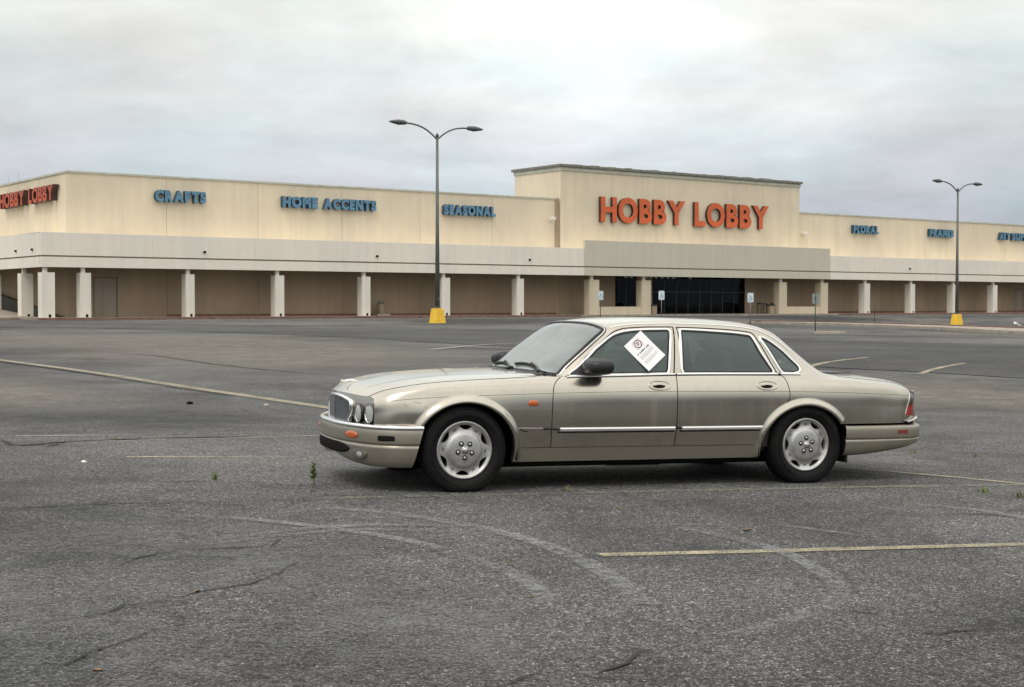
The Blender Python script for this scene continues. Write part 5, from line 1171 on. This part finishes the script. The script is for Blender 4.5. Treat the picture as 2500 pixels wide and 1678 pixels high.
# --- wheels
def rim_mesh():
    R = .2215
    def prof(r):
        ks = [0, .05, .10, .128, .137, .150, .190, .199, .207, .215, .2215]; hs = [.020, .0185, .014, .008, -.002, -.008, -.008, -.002, .008, .010, .002]
        return np.interp(r, ks, hs)
    holes = []; pts = []; edges = []
    def addloop(l):
        b = len(pts); n = len(l); pts.extend(l); edges.extend([(b + i, b + (i + 1) % n) for i in range(n)])
    addloop([(R * math.cos(a), R * math.sin(a)) for a in np.linspace(0, 2 * math.pi, 96, endpoint=False)])
    for k in range(6):
        c = math.pi / 2 + k * math.pi / 3; l = [(.1915 * math.cos(c + q), .1915 * math.sin(c + q)) for q in np.linspace(-.285, .285, 12)]
        for q in np.linspace(.285, -.285, 14)[1:-1]:
            r = .1915 - .036 * (1 - (q / .285) ** 2) ** .75; l.append((r * math.cos(c + q), r * math.sin(c + q)))
        holes.append(l); addloop(l)
    for r in (.02, .04, .06, .08, .10, .115, .128, .137, .150, .17, .199, .207, .215):
        n = 72; pts.extend([(r * math.cos(a), r * math.sin(a)) for a in np.linspace(0, 2 * math.pi, n, endpoint=False)])
    pts.append((0, 0)); rs = delaunay_2d_cdt([Vector(p) for p in pts], edges, [], 0, 1e-5); P = np.array([tuple(q) for q in rs[0]]); T = np.array([f for f in rs[2]]); c = P[T].mean(1)
    k = np.hypot(c[:, 0], c[:, 1]) < R
    for h in holes: k &= ~inside(c, h)
    T = T[k]; V = [(x, -prof(math.hypot(x, y)), y) for x, y in P]; F = [tuple(f) for f in T]
    b = len(V)      # hole walls and the barrel behind
    for l in holes:
        n = len(l); b = len(V)
        for x, y in l: h = -prof(math.hypot(x, y)); V.append((x, h, y)); V.append((x * .985, h + .028, y * .985))
        F += [(b + 2 * i, b + 2 * ((i + 1) % n), b + 2 * ((i + 1) % n) + 1, b + 2 * i + 1) for i in range(n)]
    return V, F
RV, RF = rim_mesh(); rim_me = None
def wheel(x, side, zc, spin, steer=0.0):
    w = empty('wheel', (x, side * .845, zc), 0, car); w.rotation_euler = (0, 0, (math.pi if side > 0 else 0) + steer)
    # tyre: lathe profile, then flattened where it stands
    tp = [(.218, .16), (.224, .175), (.26, .185), (.295, .180), (.318, .165), (.330, .145), (.3335, .10), (.334, .05), (.3335, .0), (.330, -.008), (.322, -.020), (.305, -.032), (.285, -.0375), (.262, -.037), (.243, -.030), (.230, -.018), (.222, -.006), (.218, .004)]
    V, F = lathe([(r, h) for r, h in tp], 96, 'y'); V2 = []
    for px, py, pz in V:
        lim = -zc + .001
        if pz < lim: py += (-.010 if py < .05 else .010) * min(1, (lim - pz) / .015); pz = lim
        elif pz < lim + .09: py += (-.011 if py < .05 else .011) * (1 - (pz - lim) / .09)
        V2.append((px, py, pz))
    ty = meshobj('tyre', V2, F, MAT['tyre'], w, True)
    for r in (.312, .268):     # raised rings moulded in the sidewall
        V, F = lathe([(r - .003, -.030), (r - .002, -.0385 if r < .3 else -.0315), (r + .002, -.0385 if r < .3 else -.0315), (r + .003, -.028)], 96, 'y')
        V = [(a_, b_ + (-.004 if 1 else 0), max(c_, -zc + .002)) for a_, b_, c_ in V]; meshobj('sidewall_ring', V, F, MAT['tyre'], w, True)
    rm = empty('rim', (0, -.006, 0), 0, w); rm.rotation_euler = (0, spin, 0)
    meshobj('alloy_face', RV, RF, MAT['alloy'], rm, True)
    V, F = lathe([(.2215, -.002), (.223, .003), (.214, .012), (.205, .03), (.200, .15)], 64, 'y'); meshobj('barrel', V, F, MAT['alloy'], rm, True)
    V, F = lathe([(.0005, .045), (.13, .05), (.20, .06)], 32, 'y'); meshobj('brake_disc', V, F, MAT['underbody'], rm, True)
    for k in range(5):
        a = math.pi / 2 + math.pi + k * 2 * math.pi / 5; cx_, cz_ = .0575 * math.cos(a), .0575 * math.sin(a)
        V, F = lathe([(.0125, .0), (.0135, -.001), (.0195, -.0012), (.0200, .0)], 18, 'y'); V = [(x_ + cx_, y_ - .0195, z_ + cz_) for x_, y_, z_ in V]; meshobj('nut_recess', V, F, MAT['gap'], rm)
        V, F = lathe([(.0005, -.006), (.009, -.0055), (.0115, -.002), (.012, .002)], 12, 'y'); V = [(x_ + cx_, y_ - .0185, z_ + cz_) for x_, y_, z_ in V]; meshobj('nut', V, F, MAT['chrome_dull'], rm, True)
    V, F = lathe([(.0005, -.012), (.016, -.0115), (.020, -.008), (.021, -.006), (.028, -.0055), (.0295, -.002), (.030, .001)], 28, 'y'); V = [(x_, y_ - .0195, z_) for x_, y_, z_ in V]; meshobj('centre_cap', V, F, MAT['chrome_dull'], rm, True)
    V, F = lathe([(.0195, -.0135), (.0225, -.0135), (.0225, -.004)], 28, 'y'); V = [(x_, y_ - .0135, z_) for x_, y_, z_ in V]; meshobj('cap_ring', V, F, MAT['gap'], rm)
    for k in range(6):
        a = math.pi / 2 + math.pi / 6 + k * math.pi / 3
        for da in (-.045, .045):
            c_, s_ = math.cos(a + da), math.sin(a + da); V = []
            for r, ww in ((.158, .0015), (.172, .0038), (.190, .0030)): V += [(r * c_ - ww * s_, .0066, r * s_ + ww * c_), (r * c_ + ww * s_, .0066, r * s_ - ww * c_)]
            meshobj('rim_slot', V, [(0, 1, 3, 2), (2, 3, 5, 4)], MAT['gap'], rm)
    return w
wheel(0, -1, .316, math.radians(3)); wheel(0, 1, .316, .4); wheel(2.985, -1, .316, math.radians(30)); wheel(2.985, 1, .316, 1.1)
# --- underside, wheel wells
def liner(A, s):
    a = np.radians(np.linspace(-10, 190, 40)); V = []; 
    for q in a:
        x, z = A[0] + (A[2] + .015) * math.cos(q), max(.17, A[1] + (A[3] + .012) * math.sin(q)); V += [(x, s * .868, z), (x, s * .55, z)]
    F = [(2 * i, 2 * i + 1, 2 * i + 3, 2 * i + 2) for i in range(39)]; b = len(V); V.append((A[0], s * .56, .2)); F += [(2 * i + 1, 2 * i + 3, b) for i in range(39)]
    meshobj('wheel_well', V, F, MAT['underbody'], car)
for s in (-1, 1): liner(AF, s); liner(AR, s)
ub = box('underbody', -.45, 3.55, -.62, .62, .155, .46, MAT['underbody'], car); box('floor_pan', .44, 2.52, -.78, .78, .185, .26, MAT['underbody'], ub)  # underside box set extra low to block light beneath the car
box('bumper_core', -.62, -.42, -.66, .66, .22, .484, MAT['underbody'], ub); box('bumper_core', 3.40, 4.02, -.80, .80, .36, .483, MAT['underbody'], ub); box('bumper_core', -.50, -.40, -.84, .84, .30, .484, MAT['underbody'], ub)
tube_obj('exhaust_pipe', [(.5, -.25, .19), (1.6, -.3, .175), (2.3, -.32, .18)], .035, MAT['pole'], ub, 10); box('silencer', 1.35, 1.85, -.50, -.22, .13, .22, MAT['pole'], ub, .03)
box('mud_flap', 3.375, 3.39, -.86, -.62, .16, .48, MAT['rubber'], ub)
# --- cabin
cb = empty('cabin', parent=car)
box('floor', .55, 3.1, -.74, .74, .26, .30, MAT['dash'], cb); box('dashboard', .62, .98, -.70, .70, .62, .90, MAT['dash'], cb, .05)
for x in (1.50, 2.42):
    for y in (-.38, .38):
        s_ = box('seat', x - .28, x + .26, y - .25, y + .25, .42, .60, MAT['seat'], cb, .06); bm = bmesh.new(); add_box(bm, 0, .16, -.24, .24, 0, .56, .06); b_ = from_bm('seat_back', bm, MAT['seat'], s_, True); b_.location = (x + .18, y, .52); b_.rotation_euler = (0, .22, 0)
        bm = bmesh.new(); add_box(bm, 0, .10, -.13, .13, 0, .17, .035); h_ = from_bm('headrest', bm, MAT['seat'], s_, True); h_.location = (x + .33, y, 1.09); h_.rotation_euler = (0, .15, 0)
a = np.linspace(0, 2 * math.pi, 30, endpoint=False); P = np.c_[.19 * np.cos(a) * .45 + 1.10, .19 * np.sin(a) - .36, .19 * np.cos(a) * .89 + .86]; N = P - np.array([1.10, -.36, .86]); N /= np.linalg.norm(N, axis=1)[:, None]
V, F = sweep(P, N, [(.013 * math.cos(q), .013 * math.sin(q)) for q in np.linspace(0, 2 * math.pi, 9)], True); meshobj('steering_wheel', V, F, MAT['dash'], cb, True)
box('parcel_shelf', 2.85, 3.25, -.62, .62, .84, .88, MAT['dash'], cb); box('door_lining', .9, 2.7, -.80, -.77, .30, .88, MAT['dash'], cb); box('door_lining', .9, 2.7, .77, .80, .30, .88, MAT['dash'], cb)
box('engine_bulkhead', .5, .58, -.74, .74, .25, .86, MAT['underbody'], cb); box('engine', -.45, .45, -.50, .50, .3, .72, MAT['underbody'], cb)
# --- door mirrors
for s in (-1, 1):
    mr = empty('door_mirror', parent=car)
    bm = bmesh.new(); bmesh.ops.create_uvsphere(bm, u_segments=28, v_segments=18, radius=1)
    for v_ in bm.verts:
        x, y, z = v_.co; sg = lambda q, e_: math.copysign(abs(q) ** e_, q)
        x, y, z = sg(x, .75), sg(y, .62), sg(z, .68)
        if x > .55: x = .55
        v_.co = (x * .125 + (1.075 if s < 0 else .985), s * (.92 + y * .125), .955 + z * (.068 - .010 * y) + .004 * x)
    from_bm('housing', bm, MAT['black_plastic'], mr, True)
    bm = bmesh.new(); bmesh.ops.create_uvsphere(bm, u_segments=24, v_segments=12, radius=1)
    for v_ in bm.verts:
        x, y, z = v_.co; v_.co = ((1.142 if s < 0 else 1.052) + .004 * x, s * (.905 + .098 * math.copysign(abs(y) ** .7, y)), .955 + .052 * math.copysign(abs(z) ** .75, z))
    from_bm('mirror_glass', bm, MAT['chrome'], mr, True)
    V, F = tube([(.98, s * .775, .905), (1.02, s * .80, .912), (1.06, s * .84, .925)], [.034, .030, .034], 14); meshobj('arm', V, F, MAT['black_plastic'], mr, True)
    q = [(.870, 6.05), (.895, 6.20), (.94, 6.34), (1.0, 6.46), (1.035, 6.50), (1.05, 6.30), (1.05, 6.06)]; n = len(q); P = S([a_ for a_, _ in q], [b_ for _, b_ in q]); N = normal([a_ for a_, _ in q], [b_ for _, b_ in q]); V = list(P + N * .004) + list(P + N * .016)
    V = [(x, s * y, z) for x, y, z in V]; F = [tuple(range(n)), tuple(range(n, 2 * n))] + [(i, (i + 1) % n, (i + 1) % n + n, i + n) for i in range(n)]; meshobj('corner_plate', V, F, MAT['black_plastic'], mr)
# --- wipers
def scr(y, f):
    "point on the screen: y across, f 0 base .. 1 top"
    yy = abs(y); t_ = np.interp(yy, [0, .35, .60, .72], [9, 8.45, 8.05, 7.5]); xb = np.interp(yy, [0, .35, .60, .72], [.64, .665, .675, .72]); xt = np.interp(yy, [0, .5, .72], [1.13, 1.17, 1.20]); x = xb + (xt - xb) * f
    P = S([x], [t_])[0]; N = normal([x], [t_])[0]; return np.array([P[0], y, P[2]]) + N * np.array([1, 0, 1]) * .012
for (y0, y1, f0, f1) in ((-.69, -.06, .015, .15), (-.12, .46, .02, .12)):
    wp = empty('wiper', parent=car); P = [scr(y0 + (y1 - y0) * q, f0 + (f1 - f0) * math.sin(q * math.pi * .7)) for q in np.linspace(0, 1, 12)]
    tube_obj('blade', P, .0105, MAT['rubber'], wp, 8); P2_ = [np.array([.665 if y0 < -.3 else .63, y0 + .04, .905])] + [P[i] + np.array([0, 0, .018]) for i in (3, 6)]
    tube_obj('arm', smooth_line(P2_, 2), [.012] * 1 + [.009] * (len(smooth_line(P2_, 2)) - 1), MAT['black_plastic'], wp, 8)
tube_obj('scuttle_trim', [(.765, -.735, .888), (.71, -.62, .897), (.672, -.35, .900), (.655, 0, .903), (.672, .35, .900), (.71, .62, .897)], .009, MAT['rubber'], car, 8)
# --- leaping mascot on the bonnet
mc = empty('bonnet_mascot', parent=car)
V, F = tube([(-.755, 0, .792), (-.742, 0, .797), (-.725, 0, .7955), (-.70, 0, .800), (-.67, 0, .803), (-.64, 0, .797), (-.615, 0, .790), (-.59, 0, .787)], [.003, .0075, .006, .009, .008, .0095, .006, .0015], 12); meshobj('body', V, F, MAT['chrome'], mc, True)
for y in (-.006, .006):
    tube_obj('foreleg', [(-.705, y, .797), (-.725, y, .789), (-.748, y, .787)], [.0045, .0032, .002], MAT['chrome'], mc, 8); tube_obj('hind_leg', [(-.635, y, .794), (-.640, y, .784), (-.618, y, .779)], [.006, .0042, .003], MAT['chrome'], mc, 8)
tube_obj('plinth', [(-.665, 0, .776), (-.63, 0, .779), (-.60, 0, .782)], [.004, .009, .003], MAT['chrome'], mc, 10)
tube_obj('aerial', [(3.52, .52, .86), (3.60, .52, .885)], .008, MAT['black_plastic'], parts[('rear_wing', 1)], 8)
box('boot_spoiler_strip', 3.52, 3.78, -.30, .30, .886, .893, MAT['black_plastic'], bt, .003)
# --- the notice stuck on the front door window
cor = [(1.362, 6.526), (1.542, 6.824), (1.540, 6.036), (1.712, 6.313)]      # L, T, B, R
P = S([c_[0] for c_ in cor], [c_[1] for c_ in cor]); N = normal([1.54], [6.4])[0]; P = P + N * .008; P[:, 1] *= -1; N = N * np.array([1, -1, 1])
U = ((P[1] - P[0]) + (P[3] - P[2])) / 2; Vv = ((P[2] - P[0]) + (P[3] - P[1])) / 2; O0 = P.mean(0) - U / 2 - Vv / 2 + N * .004; nn = np.cross(U, Vv); nn /= np.linalg.norm(nn)
if nn[1] > 0: nn = -nn
notice = empty('paper_notice'); notice.matrix_world = car.matrix_world.copy(); tag(notice, 'white paper notice with a no parking symbol taped aslant on the front door window', 'notice')
def pt(a, b, k=0.0, curl=True): return O0 + U * a + Vv * b + nn * (k * .0009 + (.004 * (2 * b - 1) ** 2 if curl else 0))
V = [pt(a, b) for b in np.linspace(0, 1, 9) for a in (0, 1)]; meshobj('sheet', V, [(2 * i, 2 * i + 1, 2 * i + 3, 2 * i + 2) for i in range(8)], MAT['paper'], notice, True)
def quad(name, rects, m, k=1):
    V = []; F = []
    for a0, a1, b0, b1 in rects: b_ = len(V); V += [pt(a0, b0, k), pt(a1, b0, k), pt(a1, b1, k), pt(a0, b1, k)]; F.append((b_, b_ + 1, b_ + 2, b_ + 3))
    return meshobj(name, V, F, MAT[m], notice)
def ringp(name, ca, cb_, r0, r1, m, k, asp):
    V = []; n = 32
    for i in range(n):
        a = 2 * math.pi * i / n
        for r in (r0, r1): V.append(pt(ca + r * math.cos(a), cb_ + r * math.sin(a) * asp, k))
    return meshobj(name, V, [(2 * i, 2 * i + 1, (2 * i + 3) % (2 * n), (2 * i + 2) % (2 * n)) for i in range(n)], MAT[m], notice)
asp = float(np.linalg.norm(U) / np.linalg.norm(Vv))
quad('red_square', [(.31, .69, .10, .115), (.31, .69, .335, .35), (.31, .33, .115, .335), (.67, .69, .115, .335)], 'ink_red'); ringp('symbol_ring', .50, .225, .125, .155, 'ink_black', 2, asp)
quad('letter_p', [(.455, .485, .165, .285), (.485, .55, .165, .182), (.485, .55, .215, .232), (.53, .555, .178, .222)], 'ink_black', 2)
V = [pt(.41, .165, 3), pt(.43, .155, 3), pt(.60, .285, 3), pt(.58, .295, 3)]; meshobj('symbol_bar', V, [(0, 1, 2, 3)], MAT['ink_red'], notice)
def word(text, a0, a1, b0, b1, m):
    W_ = (a1 - a0) / len(text); strokes = {'W': [((0, 0), (.25, 1)), ((.25, 1), (.5, .3)), ((.5, .3), (.75, 1)), ((.75, 1), (1, 0))], 'A': [((0, 1), (.5, 0)), ((.5, 0), (1, 1)), ((.2, .65), (.8, .65))], 'R': [((0, 1), (0, 0)), ((0, 0), (.9, 0)), ((.9, 0), (.9, .5)), ((.9, .5), (0, .5)), ((.4, .5), (1, 1))], 'N': [((0, 1), (0, 0)), ((0, 0), (1, 1)), ((1, 1), (1, 0))], 'I': [((.5, 0), (.5, 1))], 'G': [((1, .1), (.2, 0)), ((.2, 0), (0, .5)), ((0, .5), (.2, 1)), ((.2, 1), (1, .95)), ((1, .95), (1, .55)), ((1, .55), (.55, .55))]}
    V = []; F = []
    for i, ch in enumerate(text):
        for (x0, y0), (x1, y1) in strokes[ch]:
            p = np.array([a0 + W_ * (i + .1 + .75 * x0), b0 + (b1 - b0) * y0]); q = np.array([a0 + W_ * (i + .1 + .75 * x1), b0 + (b1 - b0) * y1]); d = (q - p); d = d / (np.linalg.norm(d) + 1e-9); n_ = np.array([-d[1], d[0]]) * .008; b_ = len(V)
            V += [pt(*(p + n_), 1), pt(*(q + n_), 1), pt(*(q - n_), 1), pt(*(p - n_), 1)]; F.append((b_, b_ + 1, b_ + 2, b_ + 3))
    return meshobj('heading', V, F, MAT[m], notice)
word('WARNING', .26, .82, .430, .475, 'ink_black'); quad('heading_mark', [(.15, .21, .435, .470)], 'ink_black')
def lines(b0, b1, n):
    R = []
    for i in range(n):
        b_ = b0 + (b1 - b0) * i / n; a = .15
        while a < .86 - (.2 if i == n - 1 else 0): w_ = rng.uniform(.03, .10); R.append((a, min(.87, a + w_), b_, b_ + .011)); a += w_ + .015
    return R
quad('small_print', lines(.53, .665, 6), 'ink_grey'); quad('small_print', lines(.715, .83, 5), 'ink_grey')
